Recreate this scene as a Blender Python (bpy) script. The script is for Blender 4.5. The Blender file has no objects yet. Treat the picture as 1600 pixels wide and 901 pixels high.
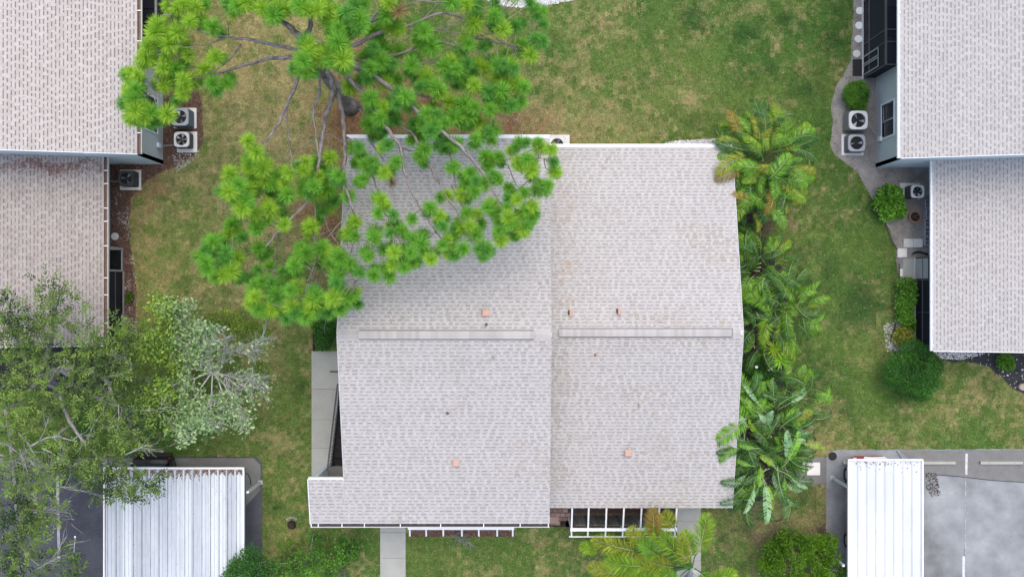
import bpy, math, random
import numpy as np
from mathutils import Matrix, Vector
R = math.radians
rnd = random.Random(7)
nr = np.random.default_rng(11)
scene = bpy.context.scene
C = scene.collection

# ---------------------------------------------------------------- camera, sky, sun, exposure
CAM_H, PPM, PX, PY = 45.0, 36.0, 800.0, 450.5
cam = bpy.data.cameras.new('camera'); cam.sensor_width = 36; cam.lens = CAM_H * PPM / 1600 * 36
cam.clip_start = 0.5; cam.clip_end = 2000
camo = bpy.data.objects.new('camera', cam); C.objects.link(camo)
camo.location = (0, 0, CAM_H); scene.camera = camo
SUN_EL, SUN_AZ = R(74), R(20)      # azimuth clockwise from +Y
world = bpy.data.worlds.new('World'); scene.world = world; world.use_nodes = True
wn = world.node_tree.nodes; bg = wn['Background']
sky = wn.new('ShaderNodeTexSky'); sky.sky_type = 'NISHITA'; sky.sun_disc = False
sky.sun_elevation = SUN_EL; sky.sun_rotation = SUN_AZ; sky.dust_density = 3.0; sky.ozone_density = 0.1
world.node_tree.links.new(sky.outputs[0], bg.inputs[0]); bg.inputs[1].default_value = 0.15
sun = bpy.data.lights.new('sun', 'SUN'); sun.energy = 0.75; sun.angle = R(60); sun.color = (1, 0.93, 0.84)
suno = bpy.data.objects.new('sun', sun); C.objects.link(suno)
suno.rotation_euler = (R(90) - SUN_EL, 0, -SUN_AZ + math.pi); suno.location = (0, 0, 60)
vs = scene.view_settings
scene.display_settings.display_device = 'sRGB'
vs.view_transform = 'Standard'; vs.look = 'None'; vs.gamma = 1; vs.exposure = 0.88
try: vs.use_curve_mapping = False
except Exception: pass

# ---------------------------------------------------------------- helpers
def W(px, py, h=0.0):
    k = (CAM_H - h) / CAM_H / PPM
    return ((px - PX) * k, (PY - py) * k, h)
def WV(px, py, h=0.0): return Vector(W(px, py, h))

def nd(nt, t, **kw):
    n = nt.nodes.new(t)
    for k, v in kw.items(): setattr(n, k, v)
    return n
def make_mat(name, c0, c1=None, rough=0.8, ns=6.0, na=0.35, ns2=0.0, na2=0.0, bump=0.0, bs=None, spec=0.3, tone=True, trans=0.0, metal=0.0, vcol=False, dist=0.02, stretch=None):
    m = bpy.data.materials.new(name); m.use_nodes = True
    nt = m.node_tree; L = nt.links.new
    b = nt.nodes['Principled BSDF']; out = nt.nodes['Material Output']
    b.inputs['Roughness'].default_value = rough; b.inputs['Specular IOR Level'].default_value = spec; b.inputs['Metallic'].default_value = metal
    c1 = c1 or c0
    geo = nd(nt, 'ShaderNodeNewGeometry'); pos = geo.outputs['Position']
    if stretch:
        mp = nd(nt, 'ShaderNodeMapping'); mp.inputs['Scale'].default_value = stretch; L(pos, mp.inputs[0]); pos = mp.outputs[0]
    def noise(s, det=4):
        n = nd(nt, 'ShaderNodeTexNoise'); n.inputs['Scale'].default_value = s; n.inputs['Detail'].default_value = det; n.inputs['Roughness'].default_value = 0.6
        L(pos, n.inputs['Vector']); return n.outputs['Fac']
    def math_(op, a, bb):
        n = nd(nt, 'ShaderNodeMath', operation=op)
        for i, q in enumerate((a, bb)):
            if isinstance(q, (int, float)): n.inputs[i].default_value = q
            else: L(q, n.inputs[i])
        return n.outputs[0]
    fac = None
    if tone:
        at = nd(nt, 'ShaderNodeAttribute'); at.attribute_name = 'tone'; fac = at.outputs['Fac']
    else:
        v = nd(nt, 'ShaderNodeValue'); v.outputs[0].default_value = 0.5; fac = v.outputs[0]
    if na: fac = math_('ADD', fac, math_('MULTIPLY', math_('SUBTRACT', noise(ns), 0.5), na * 2))
    if na2: fac = math_('ADD', fac, math_('MULTIPLY', math_('SUBTRACT', noise(ns2, 3), 0.5), na2 * 2))
    mix = nd(nt, 'ShaderNodeMix', data_type='RGBA'); mix.clamp_factor = True
    L(fac, mix.inputs[0]); mix.inputs[6].default_value = (*c0, 1); mix.inputs[7].default_value = (*c1, 1)
    col = mix.outputs[2]
    if vcol:
        ca = nd(nt, 'ShaderNodeAttribute'); ca.attribute_name = 'col'
        mm = nd(nt, 'ShaderNodeMix', data_type='RGBA', blend_type='MULTIPLY'); mm.inputs[0].default_value = 1
        L(ca.outputs['Color'], mm.inputs[6]); L(col, mm.inputs[7]); col = mm.outputs[2]
    L(col, b.inputs['Base Color'])
    if bump:
        bp = nd(nt, 'ShaderNodeBump'); bp.inputs['Strength'].default_value = bump; bp.inputs['Distance'].default_value = dist
        L(noise(bs or ns * 3), bp.inputs['Height']); L(bp.outputs[0], b.inputs['Normal'])
    if trans:
        tr = nd(nt, 'ShaderNodeBsdfTranslucent'); L(col, tr.inputs['Color'])
        mx = nd(nt, 'ShaderNodeMixShader'); mx.inputs[0].default_value = trans
        L(b.outputs[0], mx.inputs[1]); L(tr.outputs[0], mx.inputs[2]); L(mx.outputs[0], out.inputs['Surface'])
    return m

def link(o, parent=None):
    C.objects.link(o)
    if parent is not None:
        o.parent = parent
        if 'w' in parent and parent['w']: pass
        o.matrix_parent_inverse = INV.get(parent.name, Matrix.Identity(4))
    return o
INV = {}
def tag(o, label=None, cat=None, group=None, kind=None):
    if label: o['label'] = label
    if cat: o['category'] = cat
    if group: o['group'] = group
    if kind: o['kind'] = kind
    return o
def empty(name, loc, label=None, cat=None, group=None, local=False, rz=0.0):
    o = bpy.data.objects.new(name, None); C.objects.link(o); o.location = loc; o.rotation_euler = (0, 0, rz)
    o.empty_display_size = 0.2
    if not local: INV[o.name] = Matrix.Translation(-Vector(loc))
    return tag(o, label, cat, group)
def copy_tree(o, parent=None):
    c = o.copy(); C.objects.link(c)
    if parent is not None: c.parent = parent
    for ch in list(o.children): copy_tree(ch, c)
    return c

def fast_mesh(name, V, F, tone=None, mats=(), mi=None, smooth=False, col=None):
    V = np.ascontiguousarray(V, dtype=np.float32); F = np.ascontiguousarray(F, dtype=np.int32)
    n, k = F.shape
    me = bpy.data.meshes.new(name)
    me.vertices.add(len(V)); me.vertices.foreach_set('co', V.ravel())
    me.loops.add(n * k); me.loops.foreach_set('vertex_index', F.ravel())
    me.polygons.add(n); me.polygons.foreach_set('loop_start', np.arange(0, n * k, k, dtype=np.int32))
    try: me.polygons.foreach_set('loop_total', np.full(n, k, dtype=np.int32))
    except Exception: pass
    for m in mats: me.materials.append(m)
    if mi is not None: me.polygons.foreach_set('material_index', np.asarray(mi, dtype=np.int32))
    if smooth: me.polygons.foreach_set('use_smooth', np.ones(n, dtype=bool))
    me.update(calc_edges=True)
    a = me.attributes.new('tone', 'FLOAT', 'FACE')
    a.data.foreach_set('value', np.asarray(tone if tone is not None else np.full(n, .5), dtype=np.float32))
    if col is not None:
        c = me.attributes.new('col', 'FLOAT_COLOR', 'FACE')
        cc = np.ones((n, 4), np.float32); cc[:, :3] = col; c.data.foreach_set('color', cc.ravel())
    return me
def mobj(name, me, parent=None): return link(bpy.data.objects.new(name, me), parent)

class MB:
    def __init__(s): s.v = []; s.f = []; s.m = []; s.t = []
    def add(s, vs_, fs, m=0, t=0.5):
        o = len(s.v); s.v += [tuple(p) for p in vs_]
        for f in fs: s.f.append([i + o for i in f]); s.m.append(m); s.t.append(t)
        return s
    def box(s, x0, y0, z0, x1, y1, z1, m=0, t=0.5):
        x0, x1 = min(x0, x1), max(x0, x1); y0, y1 = min(y0, y1), max(y0, y1); z0, z1 = min(z0, z1), max(z0, z1)
        return s.add([(x0,y0,z0),(x1,y0,z0),(x1,y1,z0),(x0,y1,z0),(x0,y0,z1),(x1,y0,z1),(x1,y1,z1),(x0,y1,z1)],
              [(3,2,1,0),(4,5,6,7),(0,1,5,4),(1,2,6,5),(2,3,7,6),(3,0,4,7)], m, t)
    def bbox(s, x0, y0, z0, x1, y1, z1, c=0.01, m=0, t=0.5):     # box with chamfered top rim and upright edges
        def ring(i, z):
            return [(x0+i+c,y0+i,z),(x1-i-c,y0+i,z),(x1-i,y0+i+c,z),(x1-i,y1-i-c,z),(x1-i-c,y1-i,z),(x0+i+c,y1-i,z),(x0+i,y1-i-c,z),(x0+i,y0+i+c,z)]
        v = ring(0, z0) + ring(0, z1 - c) + ring(c, z1)
        f = [tuple(range(7, -1, -1)), tuple(range(16, 24))]
        for a in (0, 8):
            for i in range(8): f.append((a+i, a+(i+1)%8, a+8+(i+1)%8, a+8+i))
        return s.add(v, f, m, t)
    def bar(s, p, q, w, h, m=0, t=0.5, up=(0, 0, 1)):
        p, q = Vector(p), Vector(q); d = (q - p).normalized(); u = Vector(up)
        if abs(d.dot(u)) > .95: u = Vector((1, 0, 0))
        a = d.cross(u).normalized() * w / 2; b = a.cross(d).normalized() * h / 2
        return s.add([p-a-b,p+a-b,p+a+b,p-a+b,q-a-b,q+a-b,q+a+b,q-a+b],
              [(0,1,2,3),(7,6,5,4),(1,0,4,5),(2,1,5,6),(3,2,6,7),(0,3,7,4)], m, t)
    def cyl(s, c, r, z0, z1, n=16, m=0, t=0.5, r1=None, cap=True):
        r1 = r if r1 is None else r1
        v = [(c[0]+r*math.cos(2*math.pi*i/n), c[1]+r*math.sin(2*math.pi*i/n), z0) for i in range(n)]
        v += [(c[0]+r1*math.cos(2*math.pi*i/n), c[1]+r1*math.sin(2*math.pi*i/n), z1) for i in range(n)]
        f = [(i, (i+1)%n, n+(i+1)%n, n+i) for i in range(n)]
        if cap: f += [tuple(range(n-1, -1, -1)), tuple(range(n, 2*n))]
        return s.add(v, f, m, t)
    def ring(s, c, ri, ro, z, n=24, m=0, t=0.5, zi=None):
        zi = z if zi is None else zi
        v = [(c[0]+ri*math.cos(2*math.pi*i/n), c[1]+ri*math.sin(2*math.pi*i/n), zi) for i in range(n)]
        v += [(c[0]+ro*math.cos(2*math.pi*i/n), c[1]+ro*math.sin(2*math.pi*i/n), z) for i in range(n)]
        return s.add(v, [(i, n+i, n+(i+1)%n, (i+1)%n) for i in range(n)], m, t)
    def tube(s, pts, rad, n=6, m=0, t=0.5):
        pts = [Vector(p) for p in pts]
        if not hasattr(rad, '__len__'): rad = [rad] * len(pts)
        v = []; a = None
        for i, p in enumerate(pts):
            d = (pts[min(i+1, len(pts)-1)] - pts[max(i-1, 0)])
            d = d.normalized() if d.length > 1e-6 else Vector((0, 0, 1))
            if a is None: a = d.cross(Vector((0, 0, 1)) if abs(d.z) < .9 else Vector((1, 0, 0))).normalized()
            else:
                a = a - d * a.dot(d); a = a.normalized() if a.length > 1e-6 else d.orthogonal().normalized()
            b = d.cross(a)
            for k in range(n):
                w = 2 * math.pi * k / n; v.append(p + (a * math.cos(w) + b * math.sin(w)) * rad[i])
        f = []
        for i in range(len(pts) - 1):
            for k in range(n): f.append((i*n+k, i*n+(k+1)%n, (i+1)*n+(k+1)%n, (i+1)*n+k))
        f += [tuple(range(n-1, -1, -1)), tuple(range((len(pts)-1)*n, len(pts)*n))]
        return s.add(v, f, m, t)
    def poly(s, pts, z, m=0, t=0.5): return s.add([(p[0], p[1], z) for p in pts], [tuple(range(len(pts)))], m, t)
    def prism(s, pts, z0, z1, m=0, t=0.5):
        n = len(pts)
        v = [(p[0], p[1], z0) for p in pts] + [(p[0], p[1], z1) for p in pts]
        return s.add(v, [tuple(range(n-1, -1, -1)), tuple(range(n, 2*n))] + [(i, (i+1)%n, n+(i+1)%n, n+i) for i in range(n)], m, t)
    def build(s, name, mats, parent=None, smooth=False, origin=None):
        me = bpy.data.meshes.new(name)
        o3 = Vector(origin) if origin is not None else Vector((0, 0, 0))
        me.from_pydata([tuple(Vector(p) - o3) for p in s.v], [], s.f)
        for m in (mats if isinstance(mats, (list, tuple)) else [mats]): me.materials.append(m)
        me.polygons.foreach_set('material_index', s.m)
        if smooth: me.polygons.foreach_set('use_smooth', [True] * len(s.f))
        a = me.attributes.new('tone', 'FLOAT', 'FACE'); a.data.foreach_set('value', s.t)
        me.update()
        o = bpy.data.objects.new(name, me); link(o, parent)
        if origin is not None: o.location = o3
        return o

# smooth value noise in numpy
def _h(ix, iy, s): 
    v = np.sin(ix * 127.1 + iy * 311.7 + s * 74.7) * 43758.5453
    return v - np.floor(v)
def vnoise(x, y, s=0):
    ix, iy = np.floor(x), np.floor(y); fx, fy = x - ix, y - iy
    fx = fx*fx*(3-2*fx); fy = fy*fy*(3-2*fy)
    return (_h(ix,iy,s)*(1-fx)+_h(ix+1,iy,s)*fx)*(1-fy)+(_h(ix,iy+1,s)*(1-fx)+_h(ix+1,iy+1,s)*fx)*fy
def fbm(x, y, s=0, o=4):
    a = 0; k = 1; t = 0
    for i in range(o): a = a + vnoise(x*k, y*k, s+i*13) / k**.8; t += 1/k**.8; k *= 2.03
    return a / t
def inpoly(x, y, poly):
    c = np.zeros(x.shape, bool); n = len(poly); j = n - 1
    for i in range(n):
        xi, yi = poly[i]; xj, yj = poly[j]
        hit = ((yi > y) != (yj > y)) & (x < (xj - xi) * (y - yi) / (yj - yi + 1e-12) + xi)
        c ^= hit; j = i
    return c

# ---------------------------------------------------------------- materials
M = {}
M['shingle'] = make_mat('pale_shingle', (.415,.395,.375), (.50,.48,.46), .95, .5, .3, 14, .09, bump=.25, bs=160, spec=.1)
M['shingle_dark'] = make_mat('shingle_band', (.265,.25,.245), (.335,.32,.31), .95, 20, .3, spec=.1)
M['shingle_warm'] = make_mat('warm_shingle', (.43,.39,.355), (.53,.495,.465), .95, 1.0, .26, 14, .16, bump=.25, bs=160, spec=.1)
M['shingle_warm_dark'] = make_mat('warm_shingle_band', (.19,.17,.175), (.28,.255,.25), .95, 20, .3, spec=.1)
M['shingle_tan'] = make_mat('tan_shingle', (.335,.297,.268), (.43,.395,.365), .95, 1.0, .3, 14, .16, bump=.25, bs=160, spec=.1)
M['cap'] = make_mat('cap_shingle', (.39,.373,.355), (.47,.45,.43), .95, 9, .2, spec=.1)
M['slot'] = make_mat('vent_slot', (.06,.058,.06), (.10,.10,.10), .7)
M['wall'] = make_mat('grey_stucco', (.42,.45,.44), (.53,.56,.55), .9, 2.0, .35, 30, .15, bump=.3, bs=90)
M['wall_pale'] = make_mat('pale_stucco', (.62,.66,.68), (.74,.78,.80), .9, 2.0, .3, bump=.3, bs=90)
M['white'] = make_mat('white_paint', (.68,.69,.70), (.84,.85,.86), .45, 3, .4, spec=.4)
M['offwhite'] = make_mat('offwhite_paint', (.46,.47,.46), (.62,.63,.62), .6, 4, .4)
M['gutter_in'] = make_mat('gutter_inside', (.035,.03,.03), (.09,.08,.075), .9, 5, .5)  # near-black colour for the inside of the open trough
M['gutter_brown'] = make_mat('gutter_leaf_dirt', (.10,.06,.045), (.26,.18,.14), .95, 3, .5, 25, .3)
M['conc'] = make_mat('concrete', (.29,.295,.265), (.47,.475,.43), .95, 1.3, .4, 14, .25, bump=.3, bs=120)
M['conc_dark'] = make_mat('stained_concrete', (.13,.13,.125), (.25,.25,.24), .95, 1.8, .5, 16, .3, bump=.3, bs=120)
M['conc_light'] = make_mat('pale_concrete', (.56,.55,.51), (.80,.785,.74), .9, 3, .5, bump=.2, bs=90)
M['asphalt'] = make_mat('asphalt', (.11,.116,.122), (.38,.405,.415), .9, .26, .95, 1.5, .35, bump=.5, bs=150, dist=.01)
M['asphalt_new'] = make_mat('dark_asphalt', (.032,.035,.048), (.12,.125,.145), .85, .5, .7, 24, .5, bump=.5, bs=150, dist=.01)
M['tar'] = make_mat('tar_seam', (.03,.03,.035), (.06,.06,.065), .8)
M['line'] = make_mat('road_paint', (.25,.25,.25), (.62,.62,.61), .8, 4, .9)
M['bark'] = make_mat('pine_bark', (.09,.075,.07), (.40,.35,.335), .95, 5, .5, 22, .5, bump=.9, bs=18, dist=.05, spec=.1)
M['bark_grey'] = make_mat('grey_bark', (.24,.24,.23), (.56,.57,.55), .95, 8, .5, bump=.6, bs=30, spec=.1)
M['twig'] = make_mat('twig', (.16,.13,.12), (.36,.33,.30), .95, 8, .5, spec=.1)
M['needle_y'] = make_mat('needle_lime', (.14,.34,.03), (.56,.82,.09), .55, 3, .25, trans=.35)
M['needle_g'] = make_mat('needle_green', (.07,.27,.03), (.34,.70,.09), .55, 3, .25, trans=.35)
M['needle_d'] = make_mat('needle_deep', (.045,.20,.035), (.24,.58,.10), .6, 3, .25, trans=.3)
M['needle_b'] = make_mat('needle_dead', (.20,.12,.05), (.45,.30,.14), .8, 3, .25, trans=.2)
M['oak'] = make_mat('oak_leaf', (.007,.024,.005), (.21,.33,.052), .5, .8, .35, trans=.12, spec=.3)
M['pale_leaf'] = make_mat('pale_leaf', (.11,.25,.06), (.58,.74,.38), .5, .9, .25, trans=.3)
M['lime_leaf'] = make_mat('lime_leaf', (.06,.16,.015), (.46,.64,.10), .5, .9, .25, trans=.3)
M['shrub'] = make_mat('shrub_leaf', (.015,.06,.01), (.18,.44,.04), .45, .9, .3, trans=.15)
M['shrub_d'] = make_mat('dark_shrub_leaf', (.008,.04,.008), (.085,.27,.035), .5, .9, .3, trans=.12)
M['shrub_o'] = make_mat('olive_shrub_leaf', (.010,.045,.003), (.17,.37,.016), .5, .9, .3, trans=.12)
M['shrub_y'] = make_mat('yellow_shrub_leaf', (.10,.16,.02), (.60,.60,.12), .5, .9, .25, trans=.3)
M['fr_green'] = make_mat('frond_green', (.02,.10,.008), (.26,.56,.03), .4, 2, .35, trans=.15, spec=.4)
M['fr_lime'] = make_mat('frond_lime', (.05,.16,.01), (.38,.58,.035), .45, 2, .35, trans=.18)
M['fr_yellow'] = make_mat('frond_yellow', (.09,.13,.01), (.44,.50,.04), .5, 2, .35, trans=.15)
M['fr_brown'] = make_mat('frond_rust', (.09,.065,.01), (.40,.29,.05), .6, 2, .35, trans=.12)
M['fr_dark'] = make_mat('frond_dark', (.008,.035,.008), (.09,.25,.035), .4, 2, .35, trans=.12, spec=.4)
M['fr_pale'] = make_mat('paddle_pale', (.06,.20,.06), (.36,.56,.28), .3, 2, .35, trans=.15, spec=.5)
M['petiole'] = make_mat('petiole', (.16,.24,.06), (.42,.50,.24), .5, 4, .3)
M['glass'] = make_mat('dark_glass', (.02,.025,.03), (.05,.055,.06), .08, 2, .3, spec=.6)
M['screen'] = make_mat('insect_screen', (.010,.011,.016), (.030,.033,.045), .6, 12, .4, spec=.2)
M['frame_dark'] = make_mat('bronze_frame', (.06,.06,.07), (.12,.12,.13), .5)
M['frame_grey'] = make_mat('grey_frame', (.25,.26,.26), (.38,.39,.39), .5)
M['ac_white'] = make_mat('ac_cream', (.55,.55,.54), (.72,.72,.70), .4, 8, .3)
M['ac_grey'] = make_mat('ac_grey', (.30,.32,.34), (.42,.44,.46), .45, 8, .3)
M['ac_dark'] = make_mat('ac_charcoal', (.03,.032,.036), (.07,.075,.08), .5, 8, .3)
M['ac_side'] = make_mat('ac_louver', (.06,.075,.09), (.14,.165,.19), .5, 12, .4)
M['ac_olive'] = make_mat('ac_side_taupe', (.14,.135,.125), (.22,.21,.20), .5, 12, .4)
M['black'] = make_mat('black_plastic', (.012,.012,.014), (.03,.03,.033), .4)
M['blade'] = make_mat('fan_blade', (.35,.36,.38), (.65,.66,.68), .35, metal=.5)
M['copper'] = make_mat('fan_motor', (.35,.15,.08), (.5,.24,.14), .5)
M['vent'] = make_mat('terracotta_vent', (.44,.26,.19), (.60,.40,.32), .8, 8, .4)
M['terra'] = make_mat('terracotta', (.25,.115,.075), (.42,.23,.16), .85, 8, .4)
M['soil'] = make_mat('potting_soil', (.025,.018,.014), (.07,.05,.04), .95, 20, .5)
M['brick'] = make_mat('brick_paver', (.15,.09,.075), (.34,.235,.20), .95, 12, .4, bump=.3)
M['mulch'] = make_mat('mulch', (.055,.032,.024), (.21,.125,.095), .95, 2.2, .5, 25, .6, bump=1, bs=40, dist=.04)
M['mulch_dark'] = make_mat('black_mulch_and_shade', (.018,.018,.019), (.075,.075,.08), .95, 3, .5, 25, .6, bump=1, bs=40, dist=.04)  # black mulch, also used where shade is painted on the ground
M['sand'] = make_mat('grey_sand', (.105,.098,.088), (.45,.43,.395), .95, 1.3, .6, 18, .4, bump=.6, bs=60, dist=.02)
M['gravel'] = make_mat('pebble', (.30,.30,.31), (.75,.75,.76), .8, 30, .3)
M['chip'] = make_mat('wood_chip', (.05,.03,.02), (.30,.19,.14), .95, 20, .3)
M['leaf_dry'] = make_mat('dry_leaf', (.25,.15,.07), (.62,.48,.27), .8, 20, .3)
M['blade_grass'] = make_mat('grass_blade', (.8,.8,.8), (1.2,1.2,1.2), .8, 10, .2, vcol=True, trans=.2, spec=.15)
M['lawn'] = make_mat('turf', (.5,.5,.5), (1.4,1.4,1.4), .95, 7, .6, 38, .7, bump=1, bs=40, dist=.05, vcol=True, spec=.1)
M['metal_white'] = make_mat('painted_metal', (.36,.40,.44), (.62,.67,.70), .45, 1.2, .5, 9, .25, spec=.4, stretch=(1, .25, 1))
M['metal_bright'] = make_mat('white_metal', (.46,.50,.54), (.66,.68,.69), .4, .5, .7, spec=.4)
M['seam'] = make_mat('dirty_seam', (.04,.045,.05), (.40,.44,.47), .8, 2.6, .7, 9, .4, stretch=(1, .5, 1))
M['rust'] = make_mat('rusty_steel', (.14,.06,.045), (.30,.17,.14), .9, 6, .5)
M['car_black'] = make_mat('black_car_paint', (.010,.011,.014), (.02,.021,.026), .15, 2, .2, spec=.6)
M['car_red'] = make_mat('red_car_paint', (.36,.02,.03), (.46,.03,.04), .2, 2, .2, spec=.6)
M['car_white'] = make_mat('white_car_panel', (.75,.74,.74), (.82,.82,.82), .2, 2, .2, spec=.6)
M['chrome'] = make_mat('chrome_trim', (.6,.6,.6), (.75,.75,.75), .2, metal=.9)
M['rubber'] = make_mat('tyre_rubber', (.015,.015,.016), (.035,.035,.035), .8)
M['lens_red'] = make_mat('tail_lens', (.35,.01,.01), (.45,.02,.02), .2)
M['lens_clear'] = make_mat('head_lens', (.6,.62,.64), (.75,.76,.78), .15)
M['dark_int'] = make_mat('dark_floor', (.035,.03,.03), (.085,.07,.065), .9, 3, .5)
M['red_int'] = make_mat('red_tile', (.10,.03,.025), (.20,.065,.05), .8, 5, .5)
M['board'] = make_mat('weathered_board', (.07,.085,.08), (.20,.225,.21), .9, 6, .5)
M['stair'] = make_mat('stair_tread', (.012,.012,.013), (.032,.03,.032), .9, 5, .5)  # tread colour darkened to include shade from the wall and roof overhang
M['block'] = make_mat('cinder_block', (.30,.31,.33), (.46,.47,.49), .95, 10, .4)
M['stone'] = make_mat('fieldstone', (.36,.30,.24), (.62,.54,.45), .9, 5, .5, bump=.5)
M['edging'] = make_mat('plastic_edging', (.04,.035,.035), (.10,.09,.09), .7)
M['shingle_stain'] = make_mat('stained_shingle', (.375,.34,.30), (.475,.45,.41), .95, 1.1, .3, 14, .2)
M['shingle_rust'] = make_mat('rust_streaked_shingle', (.40,.32,.26), (.49,.43,.375), .95, 1.1, .3, 14, .2)
M['bark_white'] = make_mat('white_bark', (.30,.31,.29), (.66,.67,.64), .9, 8, .4, spec=.1)
M['oak_bark'] = make_mat('oak_bark', (.15,.145,.135), (.42,.42,.40), .95, 8, .5, bump=.6, bs=30, spec=.1)
# ---------------------------------------------------------------- ground, lawn, paving
# control points: px, py, dryness, bare soil, lushness
GP = np.array([
 (420,60,.62,.12,.2),(330,150,.72,.15,.1),(420,190,.80,.22,.05),(470,260,.72,.25,.1),(300,260,.5,.12,.25),(230,300,.62,.45,.1),(380,150,.78,.2,.1),
 (280,360,.48,.12,.3),(330,300,.5,.1,.3),(230,420,.62,.35,.2),(300,430,.42,.05,.35),(400,450,.52,.08,.3),(420,520,.45,.15,.45),(440,600,.38,.05,.5),
 (450,680,.34,.02,.5),(430,760,.32,.05,.55),(440,850,.4,.25,.4),(300,690,.22,.0,.75),(380,680,.36,.05,.5),(120,660,.08,0,.6),(240,660,.15,0,.6),(520,330,.6,.7,.1),(515,260,.7,.45,.1),
 (560,190,.5,.95,0),(620,190,.6,.75,.1),(700,200,.6,.7,.1),(800,200,.68,.55,.1),(880,200,.66,.3,.15),(960,205,.55,.12,.3),(1060,205,.34,.05,.5),
 (680,40,.15,0,.5),(740,100,.5,.3,.3),(850,60,.28,0,.5),(860,130,.38,.03,.4),(950,100,.32,0,.45),(1000,150,.44,.02,.4),(1090,140,.46,0,.45),(1080,60,.30,0,.65),(1050,30,.18,0,.8),
 (1170,60,.14,0,.9),(1150,140,.24,0,.75),(1230,40,.28,0,.75),(1230,120,.28,0,.7),(1290,60,.12,0,.8),(1295,120,.34,.02,.5),(1290,200,.12,0,.8),(1280,280,.16,0,.7),(1330,300,.2,0,.6),
 (1340,400,.16,0,.7),(1290,350,.18,0,.7),(1250,330,.35,.2,.4),(1300,480,.18,0,.65),(1360,500,.34,0,.5),(1330,590,.12,0,.75),(1260,560,.16,0,.7),(1365,560,.42,.05,.4),(1390,620,.14,0,.75),
 (1480,600,.35,0,.55),(1560,640,.40,0,.5),(1480,660,.40,.03,.55),(1340,660,.28,.06,.65),(1290,650,.62,.15,.3),(1270,700,.72,.2,.2),(1390,690,.42,.25,.5),(1520,690,.12,0,.8),(1590,680,.4,.1,.5),
 (1130,800,.42,.4,.45),(1200,800,.55,.5,.25),(1160,860,.35,.3,.5),(1215,850,.62,.75,.1),(1260,780,.35,.2,.5),(1275,820,.6,.5,.2),(1110,890,.3,.15,.5),
 (660,870,.28,0,.65),(760,870,.30,0,.6),(860,870,.34,0,.6),(900,840,.2,0,.7),(560,870,.18,.02,.7),(580,830,.2,.05,.6),(1200,330,.4,.8,.1),(1200,600,.2,.7,.2)], float)
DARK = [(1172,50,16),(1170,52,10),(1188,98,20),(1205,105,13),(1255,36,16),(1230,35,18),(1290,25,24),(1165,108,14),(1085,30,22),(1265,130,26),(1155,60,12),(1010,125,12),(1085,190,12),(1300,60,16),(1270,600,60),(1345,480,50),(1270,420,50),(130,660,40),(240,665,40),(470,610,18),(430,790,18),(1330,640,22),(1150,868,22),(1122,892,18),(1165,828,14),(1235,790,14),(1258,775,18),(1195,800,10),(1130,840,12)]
def ground_fields(X, Y):
    px, py = X * PPM + PX, PY - Y * PPM
    w = 1.0 / (((px[:, None] - GP[None, :, 0])**2 + (py[:, None] - GP[None, :, 1])**2 + 350.0) ** 1.6)
    w /= w.sum(1, keepdims=True)
    dry, soil, lush = (w @ GP[:, 2]), (w @ GP[:, 3]), (w @ GP[:, 4])
    n1 = fbm(X * .6, Y * .6, 3); n2 = fbm(X * 1.9, Y * 1.9, 17); n3 = fbm(X * 5, Y * 5, 29, 3); n4 = fbm(X * 14, Y * 14, 37, 2)
    dry = dry + (n1 - .5) * .55 + (n2 - .5) * .75 + (n3 - .5) * .8 + (n4 - .5) * .7 - .03
    soil = soil * 1.15 + (n2 - .5) * .8 + (n3 - .5) * .5 + (n1 - .5) * .3 - .12
    lush = lush + (n1 - .5) * 1.1 + (n3 - .5) * .4
    return np.clip(dry, 0, 1), np.clip(soil, 0, 1), np.clip(lush, 0, 1)
def ground_col(X, Y, blade=False):
    d, s, l = ground_fields(X, Y)
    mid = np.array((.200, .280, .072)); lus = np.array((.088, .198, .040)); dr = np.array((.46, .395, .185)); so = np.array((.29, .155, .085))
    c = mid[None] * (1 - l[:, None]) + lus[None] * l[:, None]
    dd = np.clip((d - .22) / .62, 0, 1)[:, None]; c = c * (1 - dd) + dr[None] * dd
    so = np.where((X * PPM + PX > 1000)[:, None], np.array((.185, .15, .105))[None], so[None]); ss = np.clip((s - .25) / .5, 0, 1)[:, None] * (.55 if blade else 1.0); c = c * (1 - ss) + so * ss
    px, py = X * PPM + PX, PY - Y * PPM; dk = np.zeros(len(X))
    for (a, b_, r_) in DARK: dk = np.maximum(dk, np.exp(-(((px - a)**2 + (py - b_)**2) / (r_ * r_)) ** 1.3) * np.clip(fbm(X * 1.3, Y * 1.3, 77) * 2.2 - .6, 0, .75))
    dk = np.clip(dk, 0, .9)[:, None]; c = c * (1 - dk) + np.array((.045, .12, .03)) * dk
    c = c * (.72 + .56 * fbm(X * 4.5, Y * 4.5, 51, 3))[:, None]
    return c, ss[:, 0]

def edge_xy(pts): return [W(x, y)[:2] for x, y in pts]
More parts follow.
